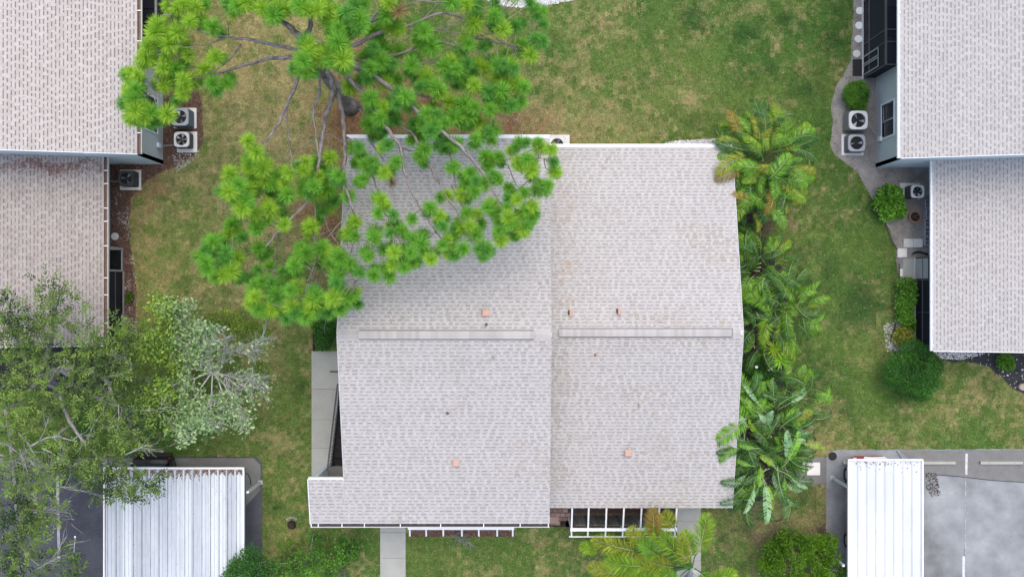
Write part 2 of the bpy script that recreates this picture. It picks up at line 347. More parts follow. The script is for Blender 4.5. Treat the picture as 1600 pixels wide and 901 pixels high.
# one sheet to the horizon, finer inside the frame
def ground_sheet():
    gx = np.concatenate([[-900, -300, -90, -45], np.arange(-26, 26.01, .2), [45, 90, 300, 900]])
    gy = np.concatenate([[-900, -300, -90, -35], np.arange(-15, 15.01, .2), [35, 90, 300, 900]])
    XX, YY = np.meshgrid(gx, gy); nx, ny = len(gx), len(gy)
    Z = np.zeros_like(XX)
    V = np.stack([XX.ravel(), YY.ravel(), Z.ravel()], 1)
    i = np.arange(nx - 1)[None, :] + (np.arange(ny - 1) * nx)[:, None]; i = i.ravel()
    F = np.stack([i, i + 1, i + nx + 1, i + nx], 1)
    cx = V[F].mean(1); c, _ = ground_col(np.clip(cx[:, 0], -30, 30), np.clip(cx[:, 1], -18, 18))
    far = (np.abs(cx[:, 0]) > 25.9) | (np.abs(cx[:, 1]) > 14.9); c[far] = c[(np.abs(cx[:, 0]) > 20) & ~far].mean(0)
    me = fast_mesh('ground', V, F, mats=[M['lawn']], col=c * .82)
    return tag(mobj('ground', me), kind='structure')
ground_sheet()

PARK_L = [(-80,713),(398,713),(406,716),(410,723),(410,1000),(-80,1000)]
PARK_R = [(1292,1000),(1290,760),(1290,715),(1296,705),(1306,702),(1800,700),(1800,1000)]
WALK_SIDE = (487, 548, 530, 752); WALK_FRONT = (594, 780, 634, 950); WALK_RIGHT = (1057, 775, 1095, 950); PAD = (1243, 714, 1291, 756)
BED_LEFT = [(150,240),(300,120),(312,150),(318,185),(316,225),(300,248),(270,262),(240,275),(222,292),(206,310),(201,345),(205,385),(210,430),(214,480),(212,560),(150,560)]
BED_RIGHT = [(1335,-20),(1331,60),(1330,95),(1318,118),(1306,135),(1299,160),(1301,190),(1298,225),(1304,243),(1322,256),(1340,270),(1350,290),(1364,315),(1378,335),(1390,360),(1398,385),(1402,420),(1405,450),(1404,480),(1398,515),(1390,545),(1450,552),(1700,540),(1700,-20)]
BED_BLACK = [(1450,540),(1472,560),(1490,566),(1506,564),(1524,565),(1545,574),(1565,590),(1582,606),(1604,618),(1720,620),(1720,540)]
BED_TOP = [(735,-20),(770,8),(812,12),(850,10),(905,-2),(915,-20)]
BED_EAVE = [(1025,235),(1040,223),(1060,220),(1085,218.5),(1140,216),(1140,235)]
BED_PALM = [(1148,340),(1180,330),(1195,350),(1190,375),(1215,400),(1228,440),(1228,500),(1222,560),(1230,600),(1250,640),(1262,690),(1245,714),(1243,752),(1210,775),(1165,788),(1130,788),(1130,340)]
BED_FRONT = [(640,790),(805,790),(805,838),(640,838)]
def sheet(name, pts, z, mat, kind='structure', jitter=0.0):
    P = edge_xy(pts)
    if jitter:
        Q = []
        for i, p in enumerate(P):
            q = P[(i + 1) % len(P)]; L = math.dist(p, q); n = max(1, int(L / .25))
            for k in range(n):
                t = k / n; Q.append((p[0] + (q[0]-p[0])*t + rnd.uniform(-jitter, jitter), p[1] + (q[1]-p[1])*t + rnd.uniform(-jitter, jitter)))
        P = Q
    b = MB(); b.poly(P, z); b.m = [0]
    o = b.build(name, mat); 
    if o.data.polygons[0].normal.z < 0: o.data.flip_normals()
    return tag(o, kind=kind)
sheet('mulch_or_shade_bed', BED_LEFT, .010, M['mulch'], jitter=.07)
sheet('sand_bed', BED_RIGHT, .010, M['sand'], jitter=.04)
sheet('mulch_or_shade_bed', [(-80,520),(192,520),(196,580),(170,604),(120,612),(-80,606)], .014, M['mulch_dark'], jitter=.06)  # dark sheet standing in for the shaded void below the house end
sheet('mulch_or_shade_bed', BED_BLACK, .018, M['mulch_dark'], jitter=.05)
sheet('gravel_bed', BED_TOP, .010, M['sand'], jitter=.06)
sheet('gravel_bed', BED_EAVE, .010, M['sand'], jitter=.06)
sheet('planting_bed', BED_PALM, .010, M['mulch_dark'], jitter=.08)  # bed colour darkened to paint in deep shade under the palms
sheet('mulch_or_shade_bed', BED_FRONT, .010, M['mulch'], jitter=.02)
sheet('parking_lot', PARK_L, .016, M['asphalt_new'], jitter=.015)
sheet('parking_lot', PARK_R, .016, M['asphalt'], jitter=.02)

def slabs(name, rect, cuts, horizontal=True, z=.05, mat='conc'):
    x0, y0, x1, y1 = rect
    b = MB(); a, c = W(x0, y0), W(x1, y1)
    b.box(a[0] + .01, a[1] - .01, .0, c[0] - .01, c[1] + .01, z - .012, t=.5)
    root = tag(b.build(name, M['conc_dark']), kind='structure')
    ys = [y0] + list(cuts) + [y1]
    for q in range(len(ys) - 1):
        p, r = W(x0, ys[q]), W(x1, ys[q+1]); s = MB()
        s.bbox(p[0], r[1] + .004, z - .045, r[0], p[1] - .004, z + rnd.uniform(-.004, .004), .012, t=rnd.uniform(.3, .75))
        s.build('slab', M[mat], root)
    return root
slabs('side_walkway', WALK_SIDE, (607.5, 655, 700))
slabs('front_walkway', WALK_FRONT, (791, 831, 870.7, 910), mat='conc')
slabs('entry_walkway', WALK_RIGHT, (814, 875, 936), mat='conc')
slabs('meter_pad', PAD, (), mat='conc_dark')

# kerb-like concrete edge of the left lot and seams of the right lot
b = MB()
for p, q in (((1462,741),(1500,744)),((1500,744),(1552,750)),((1552,750),(1620,754)),((1508,752),(1509,800)),((1509,800),(1507.5,845)),((1507.5,845),(1506,890)),((1400,704),(1408,716))):
    a, c = W(*p), W(*q); b.bar((a[0], a[1], .019), (c[0], c[1], .019), .035 if p[1] < 760 else .016, .006)
tag(b.build('tar_seam', M['tar']), kind='structure')
b = MB()
for (x, y0, y1, w) in ((1510, 708, 741, .10), (1505.5, 868, 930, .11), (1508.5, 745, 866, .05)):
    p, q = W(x, y0), W(x - .6, y1); b.bar((p[0], p[1], .0215), (q[0], q[1], .0215), w, .003, t=.2 if w < .08 else .8)
tag(b.build('parking_line', M['line']), kind='structure')
b = MB(); p, q = W(90, 742), W(92.5, 872); b.bar((p[0], p[1], .0215), (q[0], q[1], .0215), .12, .003, t=.35)
tag(b.build('parking_line', M['line']), kind='structure')
# weathered concrete apron strip at the head of the left lot
sheet('parking_apron', [(-60,715),(396,715),(407,726),(407,765),(384,790),(384,731),(-60,731)], .020, M['conc_dark'], jitter=.01)
# paved strip at the head of the right lot
sheet('parking_apron', [(1405,703.5),(1700,701.5),(1700,742),(1620,753),(1552,749),(1500,743),(1462,740.5),(1440,735),(1420,716)], .0185, M['conc_dark'], jitter=.006)

# patio paving between the two halves
pv = tag(MB().box(*W(859,786)[:2], .004, *W(891,822)[:2], .03, t=.1).build('paver_path', M['soil']), kind='structure')
for iy in range(5):
    for ix in range(4):
        x0 = 859.5 + ix * 8 - (4 if iy % 2 else 0); y0 = 787 + iy * 6.6
        p, q = W(max(x0, 859), y0 + .3), W(min(x0 + 7.6, 891), y0 + 6.2)
        if q[0] - p[0] < .05 or (ix > 1 and iy == 4): continue
        MB().bbox(p[0], q[1], .02, q[0], p[1], .055 + rnd.uniform(-.006, .006), .012, t=rnd.random()).build('brick', M['brick'], pv)

# ---------------------------------------------------------------- grass blades, litter
BUILD = [[(-100,-60),(256,-60),(256,257),(172,257),(172,540),(-100,540)], [(1368,-60),(1800,-60),(1800,545),(1429,545),(1429,262),(1368,262)], [(566,230),(1130,230),(1130,776),(850,776),(850,790),(566,790)]]
EXCL = [PARK_L, PARK_R, BED_LEFT, BED_RIGHT, BED_BLACK, BED_TOP, BED_EAVE] + BUILD + [BED_FRONT] + [[(r[0],r[1]),(r[2],r[1]),(r[2],r[3]),(r[0],r[3])] for r in (WALK_SIDE, WALK_FRONT, WALK_RIGHT, PAD, (859,786,891,820), (880,775,1057,822))] + [[(-80,520),(192,520),(196,580),(170,604),(120,612),(-80,606)]]
def scatter(n, keep_soil=True):
    X = nr.uniform(-25.8, 25.8, n); Y = nr.uniform(-14.9, 14.9, n)
    px, py = X * PPM + PX + nr.normal(0, 1.2, n), PY - Y * PPM + nr.normal(0, 1.2, n)
    bad = np.zeros(n, bool)
    for e in EXCL: bad |= inpoly(px, py, e)
    ex = inpoly(px, py, BED_PALM) & (nr.random(n) < .8)
    return X[~(bad | ex)], Y[~(bad | ex)]
def grass(n):
    X, Y = scatter(n)
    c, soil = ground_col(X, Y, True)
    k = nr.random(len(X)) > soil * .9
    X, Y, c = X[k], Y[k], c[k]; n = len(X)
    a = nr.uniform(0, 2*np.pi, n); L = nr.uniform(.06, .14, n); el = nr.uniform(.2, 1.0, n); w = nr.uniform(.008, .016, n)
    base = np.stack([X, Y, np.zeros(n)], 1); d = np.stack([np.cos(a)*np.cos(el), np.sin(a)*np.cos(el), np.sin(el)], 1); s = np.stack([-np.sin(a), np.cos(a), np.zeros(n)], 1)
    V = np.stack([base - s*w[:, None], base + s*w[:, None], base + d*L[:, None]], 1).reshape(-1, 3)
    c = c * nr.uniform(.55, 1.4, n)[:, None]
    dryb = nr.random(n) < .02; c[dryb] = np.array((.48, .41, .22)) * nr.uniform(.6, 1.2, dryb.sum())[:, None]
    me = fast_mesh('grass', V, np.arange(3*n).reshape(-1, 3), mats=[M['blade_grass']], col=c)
    return tag(mobj('grass', me), kind='stuff')
grass(900000)
def flecks(name, X, Y, size, mat, z=.02, flat=.5, seed=0):
    n = len(X); a = nr.uniform(0, 6.28, n); L = nr.uniform(*size, n); w = L * nr.uniform(.25, .7, n); t = nr.uniform(-flat, flat, (n, 2))
    c = np.stack([X, Y, np.full(n, z) + nr.uniform(.0, .03, n)], 1)
    d = np.stack([np.cos(a), np.sin(a), t[:, 0]], 1) * L[:, None] / 2; s = np.stack([-np.sin(a), np.cos(a), t[:, 1]], 1) * w[:, None] / 2
    V = np.stack([c - d, c + s, c + d, c - s], 1).reshape(-1, 3)
    return tag(mobj(name, fast_mesh(name, V, np.arange(4*n).reshape(-1, 4), nr.random(n), [mat])), kind='stuff')
X, Y = scatter(9000); d_, s_, l_ = ground_fields(X, Y); k = nr.random(len(X)) < np.clip(d_ - .35 + s_ * .6, 0, 1) * .35 + .002; X, Y = X[k], Y[k]
flecks('fallen_leaves', X, Y, (.03, .09), M['leaf_dry'], .04)
def in_bed(poly, n, margin=0):
    P = np.array(poly); x = nr.uniform(max(P[:,0].min(), -20), min(P[:,0].max(), 1630), n); y = nr.uniform(max(P[:,1].min(), -15), P[:,1].max(), n)
    k = inpoly(x, y, poly)
    for b_ in BUILD[:2]: k &= ~inpoly(x, y, b_)
    return (x[k] - PX) / PPM, (PY - y[k]) / PPM
X, Y = in_bed(BED_LEFT, 14000); flecks('bark_mulch', X, Y, (.03, .11), M['chip'], .02)
X, Y = in_bed(BED_FRONT, 2500); flecks('bark_mulch', X, Y, (.03, .10), M['chip'], .02)
X, Y = in_bed(BED_PALM, 3000); flecks('bark_mulch', X, Y, (.04, .14), M['chip'], .02)
X, Y = in_bed(BED_RIGHT, 9000); flecks('bark_mulch', X, Y, (.02, .07), M['chip'], .015)
def pebbles(name, X, Y, size, mat, z=.01):
    n = len(X); r = nr.uniform(*size, n)
    o = np.array([(1,0,0),(0,1,0),(-1,0,0),(0,-1,0),(0,0,1.0)])
    a = nr.uniform(0, 6.28, n); ca, sa = np.cos(a), np.sin(a)
    jit = nr.uniform(.6, 1.25, (n, 5, 1)); P = o[None] * jit * r[:, None, None]
    Q = np.stack([P[..., 0]*ca[:, None] - P[..., 1]*sa[:, None], P[..., 0]*sa[:, None] + P[..., 1]*ca[:, None], P[..., 2]*.8 + z], 2)
    Q[..., 0] += X[:, None]; Q[..., 1] += Y[:, None]
    F = (np.array([(0,1,4),(1,2,4),(2,3,4),(3,0,4)])[None] + (np.arange(n)*5)[:, None, None]).reshape(-1, 3)
    return tag(mobj(name, fast_mesh(name, Q.reshape(-1, 3), F, np.repeat(nr.random(n), 4), [mat])), kind='stuff')
X, Y = in_bed(BED_TOP, 5200); pebbles('white_gravel', X, Y, (.02, .05), M['gravel'])
X, Y = in_bed(BED_EAVE, 3000); k = nr.random(len(X)) < .75; pebbles('white_gravel', X[k], Y[k], (.02, .05), M['gravel'])
X, Y = in_bed([(1380,505),(1412,500),(1428,545),(1385,550)], 900); pebbles('white_gravel', X, Y, (.015, .035), M['gravel'])
X, Y = in_bed([(1455,546),(1500,548),(1540,552),(1500,562),(1470,560)], 900); pebbles('white_gravel', X, Y, (.015, .045), M['gravel'], .02)
X, Y = in_bed(BED_BLACK, 260); pebbles('white_gravel', X, Y, (.015, .04), M['gravel'], .02)
X, Y = in_bed([(180,300),(199,305),(203,370),(213,430),(214,540),(196,540),(194,420),(183,340)], 2600); k = fbm(X*1.6, Y*1.6, 9) > .52; pebbles('grey_gravel', X[k], Y[k], (.015, .045), M['conc'], .003)
X, Y = in_bed([(268,240),(310,236),(300,255),(275,268)], 350); pebbles('grey_gravel', X, Y, (.015, .04), M['gravel'], .005)
# loose grit and fallen bits on the right lot
X, Y = in_bed([(1440,742),(1610,750),(1610,905),(1440,905)], 420); flecks('asphalt_litter', X, Y, (.02, .06), M['leaf_dry'], .022, .1)
X, Y = in_bed([(1446,738),(1462,738),(1470,772),(1455,776),(1446,760)], 500); flecks('asphalt_litter', X, Y, (.02, .08), M['soil'], .022, .1)
# ---------------------------------------------------------------- buildings
EXPO = 0.14
def seg_layout(r, L):
    out = []; u = -r.uniform(0, .1); tab = r.random() < .5
    while u < L:
        w = r.uniform(.075, .135) if tab else r.uniform(.12, .24)
        a, c = max(u, 0), min(u + w, L)
        if c - a > .004: out.append((a, c, tab, r.random()))
        u += w; tab = not tab
    return out
VAR = [seg_layout(random.Random(100 + i), 1.0) for i in range(16)]
def shingle_quads(lay, u0, u1, base_t):
    """local frame: u along eave, v up slope, n out; clipped to u0..u1 of the strip"""
    V, F, T, Mi = [], [], [], []
    def q(p, t, m):
        o = len(V); V.extend(p); F.append((o, o+1, o+2, o+3)); T.append(t); Mi.append(m)
    for (a, c, tab, rt) in lay:
        a, c = max(a, u0), min(c, u1)
        if c - a < .003: continue
        e = EXPO; t = base_t * .22 + rt * .78
        if tab:
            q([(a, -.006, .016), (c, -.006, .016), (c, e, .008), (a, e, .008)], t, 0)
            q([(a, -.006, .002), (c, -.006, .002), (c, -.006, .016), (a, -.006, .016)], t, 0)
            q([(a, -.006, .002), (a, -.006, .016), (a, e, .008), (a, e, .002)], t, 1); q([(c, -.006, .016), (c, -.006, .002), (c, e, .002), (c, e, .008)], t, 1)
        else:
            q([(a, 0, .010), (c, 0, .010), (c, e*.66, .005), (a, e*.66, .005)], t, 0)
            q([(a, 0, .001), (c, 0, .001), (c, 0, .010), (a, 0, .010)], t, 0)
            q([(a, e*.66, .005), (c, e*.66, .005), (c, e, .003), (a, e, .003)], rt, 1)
    return V, F, T, Mi
_var_mesh = {}
def var_mesh(i, key):
    if (i, key) not in _var_mesh:
        V, F, T, Mi = shingle_quads(VAR[i], 0, 1.0, random.Random(i).random())
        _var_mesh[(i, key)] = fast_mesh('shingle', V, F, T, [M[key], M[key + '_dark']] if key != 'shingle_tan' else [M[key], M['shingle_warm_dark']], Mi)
    return _var_mesh[(i, key)]
def lay_shingles(roof, key, O, U, V, Lu, Lv, quota, skip=None, pick=None, stain=None):
    """O eave corner, U unit along eave, V unit up slope; returns how many shingles became objects of their own"""
    O, U, V = Vector(O), Vector(U).normalized(), Vector(V).normalized(); N = U.cross(V).normalized()
    if N.z < 0: raise ValueError('plane flipped')
    av, af, at, am = [], [], [], []; cnt = 0; off = 0
    B = np.array([U, V, N]); rows = round(Lv / EXPO); r = random.Random(int(abs(O.x) * 100 + abs(O.y) * 10))
    order = list(range(rows))
    for i in order:
        v0 = i * Lv / rows; start = -r.uniform(0, 1.0); k = 0; u = start
        while u < Lu:
            vi = r.randrange(16); bt = r.random(); c0, c1 = max(0, -u), min(1.0, Lu - u)
            if skip: 
                lo, hi = skip(v0, u + c0, u + c1); c0, c1 = lo - u, hi - u
            if c1 - c0 > .01:
                whole = c0 <= 0 and c1 >= 1.0
                if whole and cnt < quota and pick(v0, u):
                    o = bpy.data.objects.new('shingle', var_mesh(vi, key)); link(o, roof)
                    P = O + U * u + V * v0
                    o.matrix_basis = Matrix(((U.x, V.x, N.x, P.x), (U.y, V.y, N.y, P.y), (U.z, V.z, N.z, P.z), (0, 0, 0, 1)))
                    cnt += 1
                else:
                    a, f, t, m = shingle_quads(VAR[vi], c0, c1, bt)
                    if a:
                        A = np.array(a); A[:, 0] += u; A[:, 1] += v0
                        av.append(A @ B + np.array(O)); af.append(np.array(f) + off); off += len(a); at += t; am += m
            u += 1.0
    AV = np.concatenate(av); AF = np.concatenate(af); cx = AV[AF].mean(1); am = np.array(am)
    if stain is not None:
        for mi_, pr in stain(cx[:, 0], cx[:, 1]): am = np.where((am == 0) & (nr.random(len(am)) < pr), mi_, am)
    dk = key + '_dark' if key != 'shingle_tan' else 'shingle_warm_dark'
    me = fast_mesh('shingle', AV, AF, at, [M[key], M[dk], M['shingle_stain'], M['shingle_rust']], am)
    tag(mobj('shingle', me, roof), kind='stuff')
    return cnt
def caps(b, p0, p1, half, rise, z_of, t=.0, step=.14, m=0):
    """ridge caps: folded pieces along a ridge from p0 to p1 (horizontal), z_of gives drop per half width"""
    p0, p1 = Vector(p0), Vector(p1); d = (p1 - p0); L = d.length; d.normalize(); s = Vector((-d.y, d.x, 0)); n = int(L / step)
    for i in range(n):
        a, c = p0 + d * (i * step), p0 + d * min(L, (i + 1) * step + .01); tt = rnd.random(); up0 = Vector((0, 0, rise + .008)); up1 = Vector((0, 0, rise))
        dr = Vector((0, 0, -half * z_of))
        b.add([a + s*half + dr + up0, a + up0, a - s*half + dr + up0, c + s*half + dr + up1, c + up1, c - s*half + dr + up1,
               a + s*half + dr + up0 - Vector((0,0,.015)), a - s*half + dr + up0 - Vector((0,0,.015)), c + s*half + dr - Vector((0,0,.01)), c - s*half + dr - Vector((0,0,.01))],
              [(0, 1, 4, 3), (1, 2, 5, 4), (0, 3, 8, 6), (2, 7, 9, 5)], m, tt)
def gable(name, axis, x0, x1, e0, e1, ridge, ze, zr, mat, parent, mats=None):
    """solid gable deck; axis 'X' = ridge runs along X between x0,x1, eaves at y=e0 (low y) and y=e1 (high y)"""
    th = .16; b = MB()
    prof = [(e0, ze), (ridge, zr), (e1, ze), (e1, ze - th), (ridge, zr - th), (e0, ze - th)]
    def P(a, q): return (a, q[0], q[1]) if axis == 'X' else (q[0], a, q[1])
    v = [P(x0, q) for q in prof] + [P(x1, q) for q in prof]; n = 6
    f = [(0,1,4,5), (1,2,3,4), (6,11,10,7), (7,10,9,8)] + [(i, n+i, n+(i+1)%n, (i+1)%n) for i in range(n)]
    b.add(v, f, 0, .8)
    return b.build(name, mats or [M['offwhite']], parent)

# ---- middle building: two-storey left half, single-storey right half
mid = empty('apartment_building', (-1.5, -1.6, 0), 'two-part apartment house with pale shingled gable roofs in the middle of the lawn', 'building')
RX0, RX1 = -231/36, 52.4/36; LE_N, LE_S, LR = 5.80, -9.08, -1.70; LZE, LZR = 4.9, 6.95
QX0, QX1 = RX1 + .004, 324/36; RE_N, RE_S, RR = 5.76, -8.96, -1.72; RZE, RZR = 2.6, 4.65
b = MB()
b.box(RX0 + .25, -8.55, 0, RX1 - .1, 5.2, LZE - .1); b.build('wall', M['wall'], mid)
b = MB(); b.box(RX1 - .09, -8.35, 0, QX1 - .25, 5.2, RZE - .1); b.build('wall', M['wall'], mid)
roofL = gable('roof', 'X', RX0, RX1, LE_S, LE_N, LR, LZE, LZR, None, mid)
roofR = gable('roof', 'X', QX0, QX1, RE_S, RE_N, RR, RZE, RZR, None, mid)
def gable_infill(x0, x1, ys, yn, yr, z0, zr, sl, parent):
    b = MB(); zz = lambda y: zr - abs(y - yr) * sl - .18
    pts = [(ys, z0), (yn, z0), (yn, zz(yn)), (yr, zz(yr)), (ys, zz(ys))]; n = 5
    b.add([(x0, *p) for p in pts] + [(x1, *p) for p in pts], [tuple(range(n-1,-1,-1)), tuple(range(n, 2*n))] + [(i, (i+1)%n, n+(i+1)%n, n+i) for i in range(n)])
    return b.build('gable_wall', M['wall'], parent)
sL = (LZR - LZE) / (LE_N - LR); sLs = (LZR - LZE) / (LR - LE_S); sR = (RZR - RZE) / (RE_N - RR); sRs = (RZR - RZE) / (RR - RE_S)
gable_infill(RX0 + .26, RX0 + .4, -8.5, 5.15, LR, LZE - .1, LZR, max(sL, sLs), mid); gable_infill(RX1 - .25, RX1 - .11, -8.5, 5.15, LR, LZE - .1, LZR, max(sL, sLs), mid)
gable_infill(QX1 - .4, QX1 - .26, -8.3, 5.15, RR, RZE - .1, RZR, max(sR, sRs), mid)
# porch roof at the south-west corner continues the left south slope
EX0 = -280.5/36; EYN = -262/36; zE = LZE + (EYN - LE_S) * sLs
b = MB(); th = .16
b.add([(EX0, LE_S, LZE), (RX0 - .002, LE_S, LZE), (RX0 - .002, EYN, zE), (EX0, EYN, zE), (EX0, LE_S, LZE-th), (RX0 - .002, LE_S, LZE-th), (RX0 - .002, EYN, zE-th), (EX0, EYN, zE-th)],
      [(0,1,2,3),(7,6,5,4),(0,4,5,1),(2,6,7,3),(3,7,4,0)], 0, .8)
porch = b.build('porch_roof', M['white'], mid)
nL = 0
def stainR(x, y):
    n = fbm(x * 1.3, y * .9, 61)
    s = np.clip(1.15 - (x - QX0) / .95, 0, 1) * np.clip((n - .36) * 3.2, 0, 1) + np.clip((fbm(x * .5, y * .5, 71) - .56) * 4, 0, .5)
    r_ = np.zeros_like(x)
    for (px, py0, py1) in ((889, 410, 492), (880, 405, 440), (872, 490, 500)):
        X0, Y1, _ = W(px, py0, 4.2); Y0 = W(px, py1, 4.4)[1]
        r_ = np.maximum(r_, np.exp(-((x - X0) / .14) ** 2) * ((y > Y0) & (y < Y1)) * np.clip(vnoise(x * 5, y * 3, 5) * 1.2, 0, .75))
    return ((2, np.clip(s, 0, .65)), (3, r_))
def stainL(x, y): return ((2, np.clip((fbm(x * .45, y * .45, 83) - .54) * 4, 0, .5)),)
pk = lambda v0, u: v0 > 5.2
nL += lay_shingles(roofL, 'shingle', (RX1, LE_N, LZE), (-1,0,0), (0, LR-LE_N, LZR-LZE), RX1-RX0, math.hypot(LE_N-LR, LZR-LZE) - .10, 90, pick=pk, stain=stainL)
nL += lay_shingles(roofL, 'shingle', (RX0, LE_S, LZE), (1,0,0), (0, LR-LE_S, LZR-LZE), RX1-RX0, math.hypot(LR-LE_S, LZR-LZE) - .10, 90, pick=pk, stain=stainL)
lay_shingles(porch, 'shingle', (EX0, LE_S, LZE), (1,0,0), (0, LR-LE_S, LZR-LZE), RX0-EX0, math.hypot(EYN-LE_S, zE-LZE) - .02, 0, pick=pk)
lay_shingles(roofR, 'shingle', (QX1, RE_N, RZE), (-1,0,0), (0, RR-RE_N, RZR-RZE), QX1-QX0, math.hypot(RE_N-RR, RZR-RZE) - .10, 60, pick=lambda v0, u: v0 > 5.2 and u < 6.2, stain=stainR)
lay_shingles(roofR, 'shingle', (QX0, RE_S, RZE), (1,0,0), (0, RR-RE_S, RZR-RZE), QX1-QX0, math.hypot(RR-RE_S, RZR-RZE) - .10, 60, pick=lambda v0, u: v0 > 5.2 and u > 1.3, stain=stainR)
def ridge_px(px, h): return (px - PX) / PPM * (CAM_H - h) / CAM_H
for roof, x0, x1, yr, zr, sl, va, vb in ((roofL, RX0, RX1, LR, LZR, sL, 560, 835), (roofR, QX0, QX1, RR, RZR, sR, 873, 1145)):
    b = MB(); caps(b, (x0, yr, zr), (x1, yr, zr), .15, .014, sl); b.build('ridge_cap', M['cap'], roof)
    a, c = ridge_px(va, zr), ridge_px(vb, zr)
    b = MB(); b.bar((a + .02, yr, zr + .012), (c - .02, yr, zr + .012), .345, .05, 0, .3); v = b.build('ridge_vent', M['slot'], roof)
    b = MB(); caps(b, (a, yr, zr), (c, yr, zr), .150, .068, sl * .5); tag(b.build('ridge_cap', M['cap'], roof))
# rake and eave metal, gutters
def strip(parent, name, p, q, w, h, mat, t=.8):
    b = MB(); b.bar(p, q, w, h, 0, t); return b.build(name, mat, parent)
for (x, e0, e1, yr, ze, zr, o) in ((RX0 - .012, LE_S, LE_N, LR, LZE, LZR, 1), (QX1 + .012, RE_S, RE_N, RR, RZE, RZR, 1)):
    for e in (e0, e1):
        if x < 0 and e < 0: strip(mid, 'rake_trim', (x, EYN + .12, zE - .055 + .12 * sLs), (x, yr, zr - .055), .022, .15, M['offwhite'])
        else: strip(mid, 'rake_trim', (x, e, ze - .055), (x, yr, zr - .055), .022, .15, M['offwhite'])
strip(mid, 'rake_trim', (EX0 - .012, LE_S, LZE - .055), (EX0 - .012, EYN, zE - .055), .03, .15, M['white'])
strip(mid, 'porch_header', (EX0, EYN + .035, zE - .13), (RX0 - .02, EYN + .035, zE - .13), .07, .16, M['offwhite'])
strip(mid, 'gutter', (RX0, LE_N + .07, LZE - .03), (RX1, LE_N + .07, LZE - .03), .14, .12, M['white'], .9)
strip(mid, 'gutter', (QX0 + .02, RE_N + .07, RZE - .03), (QX1, RE_N + .07, RZE - .03), .14, .12, M['white'], .9)
def open_gutter(parent, p, q, out, ties, mat_in, mat_out, w=.13):
    """open trough along p-q; out = unit vector away from the eave"""
    p, q, o = Vector(p), Vector(q), Vector(out); up = Vector((0, 0, 1))
    b = MB(); b.bar(p + o*w*.5 - up*.09, q + o*w*.5 - up*.09, w, .03, 0, .5); b.bar(p + o*.01 - up*.05, q + o*.01 - up*.05, .02, .08, 0, .3); g = b.build('gutter', mat_in, parent)
    b = MB(); b.bar(p + o*(w+.012) - up*.05, q + o*(w+.012) - up*.05, .024, .11, 0, .8); b.build('gutter_lip', mat_out, g)
    d = q - p
    for t in ties:
        c = p + d * t; b = MB(); b.bar(c + o*.0 - up*.01, c + o*(w+.01) - up*.01, .035, .012, 0, .9); b.build('gutter_strap', M['white'], g)
open_gutter(mid, (EX0, LE_S, LZE), (RX1, LE_S, LZE), (0, -1, 0), [(x - 486) / 373 for x in (487, 498, 535, 570, 626, 689, 756, 813, 857)], M['gutter_in'], M['offwhite'])

# roof furniture
def plane_z(px, py, half):
    e_n, e_s, rr, ze, zr = (LE_N, LE_S, LR, LZE, LZR) if half == 'L' else (RE_N, RE_S, RR, RZE, RZR)
    h = ze
    for _ in range(12):
        y = W(px, py, h)[1]; h = zr - (zr - ze) * (abs(y - rr) / ((e_n - rr) if y > rr else (rr - e_s)))
    return W(px, py, h), (1 if W(px, py, h)[1] < rr else -1)
def box_vent(px, py, half, s=.3):
    (x, y, z), sg = plane_z(px, py, half); roof = roofL if half == 'L' else roofR
    b = MB(); sl = .27 * sg
    def P(a, c, h): return (x + a, y + c, z + c * sl + h)
    b.add([P(-s/2,-s/2,.01),P(s/2,-s/2,.01),P(s/2,s/2,.01),P(-s/2,s/2,.01),P(-s/2,-s/2,.14),P(s/2,-s/2,.14),P(s/2,s/2,.14),P(-s/2,s/2,.14)], [(0,1,5,4),(1,2,6,5),(2,3,7,6),(3,0,4,7)], 0, .3)
    k = s/2 + .035
    b.add([P(-k,-k,.14),P(k,-k,.14),P(k,k,.14),P(-k,k,.14),P(-k*.7,-k*.7,.18),P(k*.7,-k*.7,.18),P(k*.7,k*.7,.18),P(-k*.7,k*.7,.18)], [(0,1,5,4),(1,2,6,5),(2,3,7,6),(3,0,4,7),(4,5,6,7)], 0, .75)
    b.build('box_vent', M['vent'], roof)
for a in ((759, 488, 'L', .20), (713, 723, 'L', .205), (981, 707, 'R', .215)): box_vent(*a)
def hood_vent(px, py, half):
    (x, y, z), sg = plane_z(px, py, half); b = MB(); w, l = .09, .125
    P = lambda a, c, h: (x + a, y + c, z + .27 * sg * c + h)
    pr = [(-w*.2, .0), (-w*.2, .15), (w*.5, .17), (w*1.1, .10), (w*1.2, .0)]; n = len(pr)
    b.add([P(a, -l, h) for a, h in pr] + [P(a, l, h) for a, h in pr], [(i, n+i, n+i+1, i+1) for i in range(1, n-1)] + [tuple(range(n)), tuple(range(2*n-1, n-1, -1))], 0, .7)
    v = b.build('hood_vent', M['vent'], roofL if half == 'L' else roofR)
    b = MB(); b.add([P(-w*.25,-l*.9,.015),P(-w*.25,l*.9,.015),P(-w*.25,l*.9,.14),P(-w*.25,-l*.9,.14)], [(0,1,2,3)]); b.box(*P(-w*.9,-l*.95,.0)[:2], z+.016, *P(-w*.2,l*.95,0)[:2], z+.03); b.build('louvre', M['slot'], mid)
for a in ((890.5, 489, 'R'), (966, 487, 'R')): hood_vent(*a)
def pipe_vent(px, py, half, mat):
    (x, y, z), sg = plane_z(px, py, half); b = MB(); b.cyl((x, y), .07, z - .02, z + .05, 12, 0, .3, r1=.04); b.cyl((x, y), .035, z + .03, z + .22, 10, 0, .6); b.build('vent_pipe', mat, roofL if half == 'L' else roofR)
